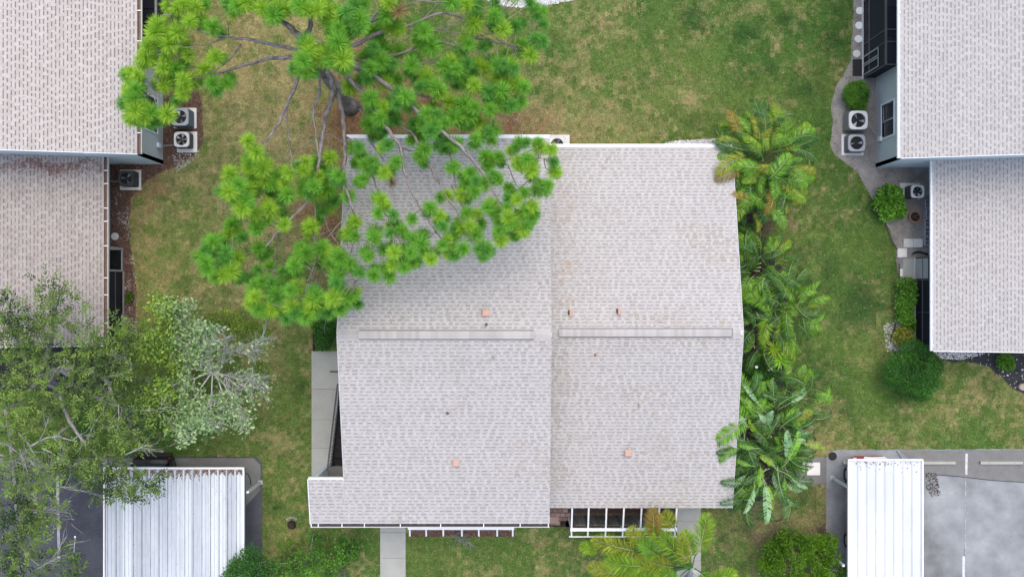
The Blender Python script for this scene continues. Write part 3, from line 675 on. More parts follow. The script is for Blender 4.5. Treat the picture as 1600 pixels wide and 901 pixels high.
for a in ((760, 507, 'L', M['frame_dark']), (770.5, 559, 'L', M['frame_grey']), (699, 645, 'L', M['frame_dark']), (930, 554, 'R', M['terra']), (999, 632, 'R', M['vent'])): pipe_vent(*a)

# outside stair and landing under the porch roof
st = empty('staircase', (-6.9, -5.6, 0)); st.parent = mid; st.matrix_parent_inverse = INV[mid.name]
INV[st.name] = Matrix.Translation(Vector((6.9, 5.6, 0)))
NS = 13; y0s, y1s = -4.05, -7.28; zl = 2.45
for i in range(NS):
    ya = y0s + (y1s - y0s) * i / NS; yb = y0s + (y1s - y0s) * (i + 1) / NS; z = zl * (i + 1) / (NS + 1)
    b = MB(); b.box(-7.38, yb + .02, z - .06, RX0 + .2, ya + .03, z, t=rnd.uniform(.3, .7)); b.box(-7.38, yb + .0, z - .18, RX0 + .2, yb + .03, z - .06, t=.1); b.build('step', M['stair'], st)
b = MB(); b.bar((-7.41, y0s, .05), (-7.41, y1s, zl - .1), .05, .25, 0, .4); b.build('stringer', M['frame_dark'], st)
for hh in (.18, .98):
    b = MB(); b.bar((-7.41, y0s, hh), (-7.41, y1s, zl + hh - .02), .05, .05, 0, .4); b.build('handrail', M['frame_dark'], st)
for i in range(27):
    t = (i + .5) / 27; y = y0s + (y1s - y0s) * t; z = zl * t
    b = MB(); b.bar((-7.41, y, z + .18), (-7.41, y, z + .98), .022, .022, 0, .8, up=(1, 0, 0)); b.build('baluster', M['frame_grey'], st)
b = MB(); b.box(-7.56, -8.6, zl - .15, RX0 + .24, -7.29, zl); b.build('landing', M['conc_dark'], mid)
b = MB(); b.box(-7.68, -8.9, 0, -7.56, -7.30, 4.74); b.build('porch_wall', M['wall_pale'], mid)
b = MB(); b.box(-7.56, -8.9, 0, RX0 + .24, -8.78, 4.7); b.build('porch_wall', M['wall_pale'], mid)
b = MB(); p = W(516, 580); b.bar((p[0], p[1], .08), (-6.5, p[1], .08), .07, .1); b.build('threshold', M['frame_dark'], mid)

# ---- neighbouring buildings, mirror images of each other
def neighbour(side, label, wall_x, eave_x, rake_y, wall_y, low_eave, low_wall, low_south, ukey, lkey, gut):
    s = side; SL = .27
    root = empty('apartment_building', (s * 19, 4, 0), label, 'building')
    zu, zlw = 4.9, 2.6; far = s * 30.0
    def bx(x0, y0, z0, x1, y1, z1, name='wall', mat='wall'):
        b = MB(); b.box(x0, y0, z0, x1, y1, z1); return b.build(name, M[mat], root)
    # upper storey block: side wall has a window opening
    wy0, wy1 = (6.62, 8.02) if s < 0 else (6.38, 7.77); wz0, wz1 = .79, 2.19; ww = wall_x + s * .18
    for (ya, yb, za, zb) in ((wall_y + .003, wy0, 0, zu + .02), (wy1, 16, 0, zu + .02), (wy0, wy1, 0, wz0), (wy0, wy1, wz1, zu + .02)): bx(wall_x, ya, za, ww, yb, zb)
    zg = lambda x: zu + (abs(x) - abs(eave_x)) * SL - .17
    pts = [(wall_x, 0), (far, 0), (far, zg(far)), (wall_x, zg(wall_x))]
    b = MB(); n = 4; b.add([(x, wall_y, z) for x, z in pts] + [(x, wall_y + .18, z) for x, z in pts], [(0,1,2,3),(7,6,5,4)] + [(i, (i+1)%n, n+(i+1)%n, n+i) for i in range(n)]); b.build('gable_wall', M['wall_pale'], root)
    f = MB(); fw = .07; xo, xi = wall_x - s * .035, wall_x + s * .06
    f.box(xo, wy0 - fw, wz0 - fw, xi, wy1 + fw, wz0); f.box(xo, wy0 - fw, wz1, xi, wy1 + fw, wz1 + fw); f.box(xo, wy0 - fw, wz0 + .001, xi, wy0, wz1 - .001); f.box(xo, wy1, wz0 + .001, xi, wy1 + fw, wz1 - .001)
    wdw = f.build('window', M['white'], root)
    for k in range(2):
        g = MB(); ya = wy0 + (wy1 - wy0) * k / 2 + .02; g.box(wall_x + s * (.05 + .03 * k), ya, wz0, wall_x + s * (.06 + .03 * k), ya + (wy1 - wy0) / 2 - .04, wz1); g.build('pane', M['glass'], wdw)
    g = MB(); ym = (wy0 + wy1) / 2; g.box(wall_x + s * .02, ym - .03, wz0, wall_x + s * .06, ym + .03, wz1); g.build('sash', M['frame_grey'], wdw)
    # upper roof (one slope in view, ridge outside the frame)
    ridge = s * 24.6; zr = zu + (abs(ridge) - abs(eave_x)) * SL
    b = MB(); th = .16; pr = [(eave_x, zu), (ridge, zr), (ridge + s * 6, zr - 6 * SL), (ridge + s * 6, zr - 6 * SL - th), (ridge, zr - th), (eave_x, zu - th)]; n = 6
    fs = [(0,1,4,5), (1,2,3,4), (6,11,10,7), (7,10,9,8)] + [(i, n+i, n+(i+1)%n, (i+1)%n) for i in range(n)]
    b.add([(x, rake_y, z) for x, z in pr] + [(x, 16.5, z) for x, z in pr], fs, 0, .8); up = b.build('roof', M['offwhite'], root)
    zlr = zlw + (24.6 - abs(low_eave)) * SL; ytop = wall_y - .003
    b = MB(); pr = [(low_eave, zlw), (ridge, zlr), (ridge + s * 6, zlr - 6 * SL), (ridge + s * 6, zlr - 6 * SL - th), (ridge, zlr - th), (low_eave, zlw - th)]
    b.add([(x, low_south, z) for x, z in pr] + [(x, ytop, z) for x, z in pr], fs, 0, .8); lo = b.build('roof', M['offwhite'], root)
    bx(low_wall, low_south + .3, 0, far, ytop - .002, zlw - .12)
    pts = [(low_wall, zlw - .119), (far, zlw - .119), (far, zlw + (abs(far) - abs(low_eave)) * SL * .4 - .2), (s * 24.6, zlr - .2)]
    b = MB(); n = 4; b.add([(x, low_south + .32, z) for x, z in pts] + [(x, low_south + .45, z) for x, z in pts], [(0,1,2,3),(7,6,5,4)] + [(i, (i+1)%n, n+(i+1)%n, n+i) for i in range(n)]); b.build('gable_wall', M['wall'], root)
    Lu = math.hypot(ridge - eave_x, zr - zu); Ll = math.hypot(ridge - low_eave, zlr - zlw)
    lim = 11.5
    if s < 0:
        c = lay_shingles(up, ukey, (eave_x, rake_y, zu), (0, 1, 0), (ridge - eave_x, 0, zr - zu), lim - rake_y + 2, Lu - .1, 200, pick=lambda v0, u: v0 > .8 and u < 7.2)
        lay_shingles(lo, lkey, (low_eave, low_south, zlw), (0, 1, 0), (ridge - low_eave, 0, zlr - zlw), ytop - low_south, Ll - .1, 100, pick=lambda v0, u: v0 > .5 and u > 2.5)
    else:
        c = lay_shingles(up, ukey, (eave_x, lim + 2, zu), (0, -1, 0), (ridge - eave_x, 0, zr - zu), lim + 2 - rake_y, Lu - .1, 200, pick=lambda v0, u: v0 > .8 and u > 1)
        lay_shingles(lo, lkey, (low_eave, ytop, zlw), (0, -1, 0), (ridge - low_eave, 0, zlr - zlw), ytop - low_south, Ll - .1, 100, pick=lambda v0, u: v0 > .5)
    strip(root, 'rake_trim', (eave_x, rake_y - .012, zu - .06), (ridge, rake_y - .012, zr - .06), .03, .15, M['wall_pale'], .7)
    strip(root, 'rake_trim', (low_eave, low_south - .012, zlw - .06), (ridge, low_south - .012, zlr - .06), .03, .15, M['white'], .8)
    gi, go, w = gut
    yy = [(.5 + k) / 9 for k in range(9)]
    open_gutter(root, (eave_x, rake_y, zu), (eave_x, 16.4, zu), (-s, 0, 0), [t * .95 + .02 for t in yy], M[gi], M[go], w)
    open_gutter(root, (low_eave, low_south, zlw), (low_eave, ytop - .01, zlw), (-s, 0, 0), [.03, .12, .27, .36, .53, .66, .73, .86, .93], M[gi], M[go], w)
    # dark crawl at foot of the gable corner, light fixture strip on the pale wall
    strip(root, 'soffit_light', (wall_x + s * 1.15, wall_y - .03, 3.9), (wall_x + s * 1.85, wall_y - .03, 3.9), .05, .12, M['white'], .95)
    return root
NL = neighbour(-1, 'left apartment house with cream and tan shingles behind the lime pine branches', -545/36, -14.5, 5.2, 193.5/36, -16.69, -17.44, -2.34, 'shingle_warm', 'shingle_tan', ('gutter_brown', 'offwhite', .15))
NR = neighbour(1, 'right apartment house with a window in its grey wall above two air conditioners', 568/36, 15.05, 5.04, 188.5/36, 17.25, 18.08, -2.55, 'shingle', 'shingle', ('white', 'white', .11))

# ---- screened lanais of the neighbours
def lanai_box(label, s, x_in, x_out, y0, y1, h, posts, roof=True, mats=('frame_dark', 'screen'), rails=(.0, .85), door=None):
    root = empty('screen_enclosure', ((x_in + x_out) / 2, (y0 + y1) / 2, 0), label, 'screen enclosure')
    fm, sm = M[mats[0]], M[mats[1]]
    b = MB(); b.box(x_out + s*.06, y0 + .03, .0, x_in, y1, .03); b.build('floor', M['dark_int'], root)
    b = MB(); b.add([(x_out + s*.028, y0, .1), (x_out + s*.028, y1, .1), (x_out + s*.028, y1, h), (x_out + s*.028, y0, h)], [(0,1,2,3)]); b.add([(x_out, y0 + .03, .1), (x_in, y0 + .03, .1), (x_in, y0 + .03, h), (x_out, y0 + .03, h)], [(0,1,2,3)], 0, .2); b.build('screen', sm, root)
    if roof:
        n = max(1, round((y1 - y0) / 1.3))
        for k in range(n):
            b = MB(); ya, yb = y0 + (y1 - y0) * k / n, y0 + (y1 - y0) * (k + 1) / n
            b.box(x_out + s*.05, ya + .01, h - .01, x_in, yb - .01, h + .02, t=rnd.random()); b.build('roof_panel', sm, root)
    for y in posts:
        b = MB(); b.box(x_out, y - .02, 0, x_out + s*.05, y + .02, h); b.build('post', fm, root)
        if roof: b = MB(); b.box(x_out + s*.05, y - .02, h + .021, x_in, y + .02, h + .06); b.build('rafter', fm, root)
    for z in rails:
        b = MB(); b.box(x_out - s*.004, y0, z, x_out + s*.054, y1, z + .05); b.build('rail', fm, root)
    b = MB(); b.box(x_out - s*.006, y0, h - .05, x_out + s*.06, y1, h + .061); b.build('rail', fm if roof else fm, root)
    b = MB(); b.box(x_out - s*.05, y0 - .05, 0, x_out - s*.008, y1, .12, t=.4); b.build('kerb', M['offwhite'] if s > 0 else M['frame_grey'], root)
    return root
e = lanai_box('dark screened lanai against the right house wall beside the round stones', 1, 568/36 + .0 - .004, 548/36, 9.1, 15, 2.7, (9.12, 10.05, 10.55, 12.4, 14.4), rails=(.75,))
for (ya, yb) in ((9.2, 9.62), (9.66, 10.02)):
    f = MB(); x = 548/36; f.box(x - .02, ya, .1, x - .006, yb, .16); f.box(x - .02, ya, 1.9, x - .006, yb, 1.96); f.box(x - .02, ya, .16, x - .006, ya + .05, 1.9); f.box(x - .02, yb - .05, .16, x - .006, yb, 1.9); f.build('door', M['frame_grey'], e)
lanai_box('dark lanai roof behind the lime pine needles at the left house', -1, -545/36 + .004, -522/36, 10.2, 15, 2.7, (10.22, 12.0, 13.9), mats=('frame_grey', 'screen'))
e = lanai_box('narrow dark screen bay under the left house gutter, partly behind oak leaves', -1, -17.436, -607/36, -2.6, .75, 2.4, (-2.58, -1.2), roof=False, rails=(.86,))
x = -607/36
b = MB(); b.box(x - .03, .72, 0, x + .02, .80, 2.36); b.box(x - .03, 1.66, 0, x + .02, 1.76, 2.36); b.box(x - .03, .801, 2.28, x + .02, 1.659, 2.36); b.box(x - .03, .801, .1, x + .02, 1.659, .2)
b.box(-17.43, .72, .10, x - .031, .80, .2); b.box(-17.43, 1.66, .10, x - .031, 1.76, .2); b.build('door_frame', M['frame_grey'], e)
b = MB(); b.box(-17.43, .81, .02, x - .035, 1.65, .05, t=.05); b.build('door_mat', M['black'], e)
e = lanai_box('dark screened bay under the right white gutter beside the green hedge strip', 1, 18.076, 629/36, -2.4, 1.35, 2.4, (-2.38, -1.02, .36, 1.33), roof=False, rails=(.80,))
for (ya, yb) in ((-2.38, -1.02), (-1.02, .36), (.36, 1.33)):
    b = MB(); b.box(629/36 + .06, yb - .02, .09, 18.07, yb + .01, .13); b.build('sill', M['frame_dark'], e)
b = MB(); b.box(629/36 - .02, .42, .12, 629/36 - .007, 1.28, .86, t=.9); b.box(629/36 + .02, .42, .87, 629/36 + .027, 1.28, 1.4, t=.9); b.build('kick_panel', M['frame_grey'], e)

# ---- white pergola screens on the two front patios
def pergola(label, xs, y_house, h_house, y_plate, h_plate, y_end, h_end, fascia, group=None):
    x0, x1 = xs[0], xs[-1]
    root = empty('pergola', ((x0 + x1) / 2, y_plate, 0), label, 'pergola', group)
    for x in xs:
        b = MB(); b.bar((x, y_house, h_house), (x, y_end, h_end), .062, .09, 0, .85); b.build('rafter', M['white'], root)
    b = MB(); b.bar((x0 - .06, y_plate, h_plate + .115), (x1 + .06, y_plate, h_plate + .115), .12, .10, 0, .95); b.build('top_plate', M['white'], root)
    if fascia: b = MB(); b.bar((x0 - .10, y_end - .02, h_end - .02), (x1 + .1, y_end - .02, h_end - .02), .04, .12, 0, .8); b.build('fascia', M['white'], root)
    for x in (x0, xs[len(xs) // 2], x1):
        b = MB(); b.box(x - .04, y_plate - .04, 0, x + .04, y_plate + .04, h_plate + .06); b.build('post', M['white'], root)
    return root
k2 = (CAM_H - 2.3) / CAM_H / PPM
pergola('white pergola open over dark patio with plank screen, beside the feathery palm', [(x - PX) * k2 for x in (893.5, 919.3, 947, 974, 1001.5, 1029, 1056)], -8.97, 2.52, W(0, 826.5, 2.2)[1], 2.1, W(0, 837, 1.95)[1], 1.95, True)
k1 = (CAM_H - 2.05) / CAM_H / PPM
pergola('low white pergola peeking out over brown mulch under the two-storey eave', [(x - PX) * k1 for x in (640, 665.6, 692.4, 721.5, 748, 776.8, 801.2)], -8.56, 2.42, W(0, 824.8, 2.2)[1], 2.05, W(0, 836.5, 1.9)[1], 1.90, False)
# plank screen under the right pergola
fr = empty('plank_screen', (6.0, -9.85, 0), 'weathered grey green plank screen standing below the white pergola', 'fence')
xa, xb = 2.62, 6.78; nb = 27
for i in range(nb):
    x = xa + (xb - xa) * i / nb
    b = MB(); b.bbox(x + .02, -9.86, .05, x + (xb - xa) / nb - .022, -9.835, 1.85 + rnd.uniform(-.01, .01), .004, t=rnd.random()); b.build('board', M['board'], fr)
for z in (.35, 1.55):
    b = MB(); b.box(xa, -9.895, z, xb, -9.865, z + .09); b.build('rail', M['board'], fr)
b = MB(); a, c = W(884, 786), W(1056, 833); b.box(a[0], a[1] + .4, .004, c[0], -9.72, .045); tag(b.build('patio', M['dark_int']), kind='structure')
b = MB(); b.box(a[0], -9.721, .004, c[0], -10.4, .03); tag(b.build('mulch_or_shade_bed', M['mulch']), kind='structure')
# patio seat in dull red under the pergola
def bench(x, y, label):
    r = empty('patio_bench', (x, y, .045), label, 'bench')
    b = MB(); b.bbox(x - .55, y - .22, .42, x + .55, y + .22, .52, .03); b.build('seat', M['red_int'], r)
    b = MB(); b.bbox(x - .55, y + .17, .521, x + .55, y + .27, .95, .03); b.build('backrest', M['red_int'], r)
    for sx in (-.48, .48):
        for sy in (-.17, .17): b = MB(); b.box(x + sx - .025, y + sy - .025, .045, x + sx + .025, y + sy + .025, .42); b.build('leg', M['frame_dark'], r)
bench(4.15, -9.25, 'dull red patio bench under the third and fourth white rafters'); bench(5.55, -9.28, 'dull red patio bench nearest the feathery palm under the pergola')
# ---------------------------------------------------------------- carports and cars
def carport(label, x0, x1, y_top, y_bot, npan, h, metal, posts, old):
    root = empty('carport', ((x0 + x1) / 2, y_top - 2, 0), label, 'carport')
    pw = (x1 - x0) / npan
    for i in range(npan):
        a, c = x0 + pw * i, x0 + pw * (i + 1); b = MB(); rb = pw * .16
        t = rnd.uniform(.25, .95) if old else rnd.uniform(.55, .75)
        prof = [(a + .004, h), (a + rb * .3, h + .04), (a + rb, h + .04), (a + rb * 1.4, h), (c - pw*.42, h), (c - pw*.40, h + .012), (c - pw*.36, h + .012), (c - pw*.34, h), (c - .004, h)] if old else [(a + .004, h + .03), (a + .03, h + .03), (a + .05, h), (c - .05, h), (c - .03, h + .03), (c - .004, h + .03)]
        n = len(prof); yt = y_top - .06
        b.add([(x, yt, z) for x, z in prof] + [(x, y_bot, z) for x, z in prof] + [(x, yt, z - .02) for x, z in prof] + [(x, y_bot, z - .02) for x, z in prof],
              [(j, n + j, n + j + 1, j + 1) for j in range(n - 1)] + [(2*n + j, 2*n + j + 1, 3*n + j + 1, 3*n + j) for j in range(n - 1)] + [(j, j + 1, 2*n + j + 1, 2*n + j) for j in range(n - 1)], 0, t)
        p = b.build('roof_panel', M[metal], root)
        b = MB(); zz = h + (.001 if old else .024)
        for (u, w, d) in (((a + rb * 1.62), .022, .0022), ((c - pw*.31), .008, .0022)) if old else ((c, .022, .002),):
            b.add([(u - w/2, yt - .05, zz + d), (u + w/2, yt - .05, zz + d), (u + w/2, y_bot, zz + d), (u - w/2, y_bot, zz + d)], [(0, 3, 2, 1)], 0, rnd.uniform(.1, .9))
        b.build('seam', M['seam'], p)
    b = MB(); b.bar((x0 - .06, y_top, h + .01), (x1 + .06, y_top, h + .01), .07, .15, 0, .95); b.build('edge_beam', M['white'], root)
    for x in (x0 - .04, x1 + .04): b = MB(); b.bar((x, y_top - .036, h + .01), (x, y_bot, h + .01), .06, .14, 0, .9); b.build('edge_beam', M['white'], root)
    if old: b = MB(); b.bar((x0 + .005, y_top - .1, h + .02), (x0 + .005, y_bot, h + .02), .03, .07); b.build('rust_strip', M['rust'], root)
    for k in (0, 1, 2):
        y = y_top - .5 - 2.4 * k; b = MB(); b.bar((x0, y, h - .12), (x1, y, h - .12), .07, .14); b.build('purlin', M['offwhite'], root)
    for (px, py) in posts:
        p = W(px, py); b = MB(); b.box(p[0] - .05, p[1] - .05, 0, p[0] + .05, p[1] + .05, h - .02, t=.7); b.box(p[0] - .09, p[1] - .09, .0, p[0] + .09, p[1] + .09, .025, t=.2); b.build('post', M['offwhite'], root)
    return root
CL = carport('weathered ribbed metal carport with leaf litter along its edge, below the oak', -604/36, -400/36, -7.40, -15.5, 16, 2.2, 'metal_white', [(407, 753), (407, 880)], True)
CR = carport('clean white metal carport on the lot with painted parking stalls', 501/36, 608/36, -7.06, -15.5, 8, 2.2, 'metal_bright', [(1300.5, 746), (1293, 862)], False)
# leaf litter caught in the pan ends of the old carport
pw = (604 - 400) / 36 / 16; xs, ys = [], []
for i in range(16):
    a = -604/36 + pw * i; n = 150
    u = nr.uniform(.24, .98, n); tri = np.abs((u - .6) / .38); depth = (.10 + .30 * tri) * nr.uniform(0, 1, n) * (1.25 if i < 11 else .7)
    xs.append(a + u * pw); ys.append(-7.47 - depth)
flecks('leaf_litter', np.concatenate(xs), np.concatenate(ys), (.02, .075), M['chip'], 2.208, .3)
n = 90; flecks('leaf_litter', nr.uniform(14.0, 16.8, n), -7.14 - nr.exponential(.12, n).clip(0, .5), (.02, .09), M['chip'], 2.225, .2)
n = 70; flecks('leaf_litter', nr.uniform(14.0, 16.8, n), nr.uniform(-13, -7.3, n), (.015, .045), M['leaf_dry'], 2.225, .2)
n = 500; flecks('leaf_litter', nr.uniform(-16.7, -11.2, n), -7.5 - nr.exponential(1.6, n).clip(0, 7), (.015, .05), M['chip'], 2.205, .3)

def car(label, cx, cy, heading, paint, kind, bonnet=None):
    """length along local +Y (front); heading rotates about z"""
    r = bpy.data.objects.new('parked_car', None); C.objects.link(r); r.location = (cx, cy, .02); r.rotation_euler = (0, 0, heading); tag(r, label, 'car')
    Lh, Wh = 2.25, .91
    def sect(y, w, zb, zs, zt, wt): return [(-w*.92, y, zb), (-w, y, zb + .14), (-w, y, zs), (-wt, y, zt), (0, y, zt + .025), (wt, y, zt), (w, y, zs), (w, y, zb + .14), (w*.92, y, zb)]
    suv = kind == 'suv'
    st = [(-Lh, Wh*.78, .34, .62, .80, Wh*.70), (-Lh*.96, Wh*.92, .26, .74, .98 if suv else .94, Wh*.80), (-Lh*.8, Wh, .22, .80, 1.02 if suv else .98, Wh*.86), (-.6, Wh, .2, .82, .98, Wh*.90), (.75, Wh, .2, .80, .96, Wh*.90), (1.2, Wh, .22, .74, .92, Wh*.86), (Lh*.86, Wh*.95, .24, .66, .82, Wh*.78), (Lh*.96, Wh*.84, .28, .58, .72, Wh*.68), (Lh, Wh*.68, .34, .50, .60, Wh*.56)]
    v = []; 
    for a in st: v += sect(*a)
    n = 9; f = []
    for i in range(len(st) - 1):
        for k in range(n - 1): f.append((i*n+k, i*n+k+1, (i+1)*n+k+1, (i+1)*n+k))
        f.append((i*n+n-1, i*n, (i+1)*n, (i+1)*n+n-1))
    f += [tuple(range(n-1, -1, -1)), tuple(range((len(st)-1)*n, len(st)*n))]
    b = MB(); b.add(v, [tuple(reversed(q)) for q in f]); body = b.build('body', M[paint], r, smooth=False)
    # cabin: roof skin and glass
    top = 1.62 if suv else 1.40; yb, yf = (-2.02, .95) if suv else (-1.75, .95); rb, rf = (-1.75, -.1) if suv else (-1.0, -.15)
    wb, wr = Wh*.86, Wh*.64; z0 = .97
    P = [(-wb, yb, z0), (wb, yb, z0), (wb, yf, z0 - .02), (-wb, yf, z0 - .02), (-wr, rb, top), (wr, rb, top), (wr, rf, top), (-wr, rf, top)]
    b = MB(); b.add(P + [(0, rb + .1, top + .03), (0, rf - .1, top + .03)], [(4, 5, 8), (5, 6, 9, 8), (6, 7, 9), (7, 4, 8, 9)]); b.build('roof', M[paint], r)
    def glass(idx, nm, k=.06):
        q = [Vector(P[i]) for i in idx]; c = sum(q, Vector()) / 4; nrm = (q[1]-q[0]).cross(q[2]-q[0]).normalized()
        b = MB(); b.add([tuple(p + (c - p) * k - nrm*.0) for p in q], [(0,1,2,3)]); b.build(nm, M['glass'], r)
        b = MB()
        for a, e in ((0,1),(1,2),(2,3),(3,0)): b.bar(q[a], q[e], .07, .035)
        b.build('pillar', M[paint], r)
    glass((2, 3, 7, 6), 'windshield'); glass((0, 1, 5, 4), 'rear_window'); glass((1, 2, 6, 5), 'side_window'); glass((3, 0, 4, 7), 'side_window')
    if suv:
        b = MB(); b.bbox(-wr*1.02, rb - .22, top - .06, wr*1.02, rb + .05, top + .02, .02); b.build('spoiler', M['car_white'], r)
        b = MB(); b.bbox(-.75, -Lh - .10, .36, .75, -Lh + .05, .52, .03); b.build('bumper', M['black'], r)
    if bonnet:  # separate bonnet panel, paler than the body
        b = MB(); b.add([(-.66, 1.15, .975), (.66, 1.15, .975), (.66, 1.75, .925), (.68, 2.10, .83), (.60, 2.27, .70), (-.26, 2.27, .70), (-.42, 2.10, .83), (-.62, 1.75, .925), (0, 1.15, 1.02), (0, 1.75, .96), (.05, 2.25, .735)],
            [(0, 8, 9, 7), (8, 1, 2, 9), (7, 9, 10, 6), (9, 2, 3, 10), (6, 10, 5), (10, 3, 4)]); b.build('bonnet', M[bonnet], r)
    for sx in (-1, 1):
        b = MB(); b.bbox(sx*.55 - .17, Lh*.93, .56, sx*.55 + .17, Lh*.985, .66, .02); b.build('headlight', M['lens_clear'], r)
        b = MB(); b.bbox(sx*.66 - .12, -Lh*.985, .66, sx*.66 + .12, -Lh*.95, .84, .02); b.build('tail_light', M['lens_red'], r)
        b = MB(); b.bbox(sx*1.02 - .10, .72, .93, sx*1.02 + .10, .86, 1.06, .03); b.build('side_mirror', M[paint], r)
        for yw in (-1.4, 1.42):
            b = MB(); nseg = 20; rr, w = .33, .2
            v = []; 
            for (rad, xx) in ((rr*.62, -w/2), (rr*.95, -w/2), (rr, -w*.3), (rr, w*.3), (rr*.95, w/2), (rr*.62, w/2)):
                v += [(sx*(Wh - .06) + xx, yw + rad*math.cos(2*math.pi*i/nseg), rr + rad*math.sin(2*math.pi*i/nseg)) for i in range(nseg)]
            f = [(a*nseg+i, a*nseg+(i+1)%nseg, (a+1)*nseg+(i+1)%nseg, (a+1)*nseg+i) for a in range(5) for i in range(nseg)]
            b.add(v, f); wh = b.build('wheel', M['rubber'], r)
            b = MB(); xx = sx*(Wh - .06) + sx*w*.42
            b.add([(xx, yw + rr*.62*math.cos(2*math.pi*i/nseg), rr + rr*.62*math.sin(2*math.pi*i/nseg)) for i in range(nseg)], [tuple(range(nseg))]); b.build('rim', M['chrome'], wh)
    return r
car('black car backed in under the ribbed carport with its tail window showing', -15.35, -7.17 - 2.25, math.pi, 'car_black', 'suv')
car('red car with pale bonnet, nose just showing under the clean white carport', 15.32, -7.17 - 2.25 - .02, 0, 'car_red', 'sedan', 'car_white')

# wheel stops, posts, covers
for (x0, x1, lb) in ((1316, 1382, 'concrete wheel stop in front of the red car'), (1425, 1491, 'concrete wheel stop at the right edge of the white carport'), (1530, 1596, 'concrete wheel stop beyond the faded white stall line')):
    p, q = W(x0, 719.0), W(x1, 725.0); b = MB(); L = q[0] - p[0]
    pr = [(p[1], .02), (p[1] - .03, .15), (q[1] + .03, .15), (q[1], .02)]
    b.add([(p[0], y, z) for y, z in pr] + [(q[0], y, z) for y, z in pr], [(0,1,2,3),(7,6,5,4),(0,4,5,1),(1,5,6,2),(2,6,7,3)], 0, .6)
    for e in (.2, .8): b.cyl((p[0] + L*e, (p[1]+q[1])/2), .025, .14, .155, 8, 0, .1)
    o = b.build('wheel_stop', M['conc'], origin=((p[0]+q[0])/2, (p[1]+q[1])/2, .02)); tag(o, lb, 'wheel stop', 'concrete wheel stops')
p = W(1300.5, 712); b = MB(); b.cyl(p, .18, .0, .05, 24, 0, .3); b.ring(p, .0, .15, .052, 24, 0, .7); b.ring(p, .15, .165, .062, 24, 0, .2, zi=.052)
tag(b.build('utility_cover', M['black'], origin=(p[0], p[1], 0)), 'round black utility cover at the corner of the right parking lot', 'utility cover')
def paver(x0, y0, x1, y1, z, mat, label, t=.6, grp=None, name='paver', base=.0):
    p, q = W(x0, y0), W(x1, y1); b = MB(); b.bbox(p[0], q[1], base, q[0], p[1], z, .012, t=t)
    return tag(b.build(name, M[mat], origin=((p[0]+q[0])/2, (p[1]+q[1])/2, base)), label, 'paver', grp)
paver(1260, 721.5, 1280.5, 741.5, .10, 'conc_light', 'square white paver on the dark pad beside the paddle leaf plants', .95, base=.052)
paver(1252, 720, 1257, 735, .12, 'conc_light', 'narrow white block half under the paddle leaves beside the square paver', .9, base=.052)
paver(858.5, 806, 873, 816.5, .075, 'brick', 'single pinkish paver between the two roof halves', 1.0, base=.056)
# round stepping stones
for (x, y, t, lb, g) in ((1343, 17.5, .85, 'northernmost white round stepping stone by the lanai', 1), (1342, 40.5, .95, 'second white round stepping stone from the top of the row', 1), (1341, 61.5, .85, 'third white round stepping stone, above the tan one', 1), (1338.3, 84.5, .35, 'tan round stepping stone, last of the row by the lanai', 1), (180, 369.5, .15, 'single cream round stone on mulch beside the left gutter', 0)):
    p = W(x, y); b = MB(); b.cyl(p, .165, 0, .045, 28, 0, t, cap=False); b.ring(p, .0, .15, .06, 28, 0, t); b.ring(p, .15, .165, .045, 28, 0, t, zi=.06)
    tag(b.build('stepping_stone', M['conc_light'], origin=(p[0], p[1], 0)), lb, 'stepping stone', 'round stepping stones by the lanai' if g else None)
p, q = W(1332, 93), W(1347, 119); b = MB(); b.bbox(p[0], q[1], 0, q[0], p[1], .05, .01); tag(b.build('rubber_mat', M['black'], origin=(p[0], q[1], 0)), 'black rubber mat on sand at the end of the stone row', 'mat')

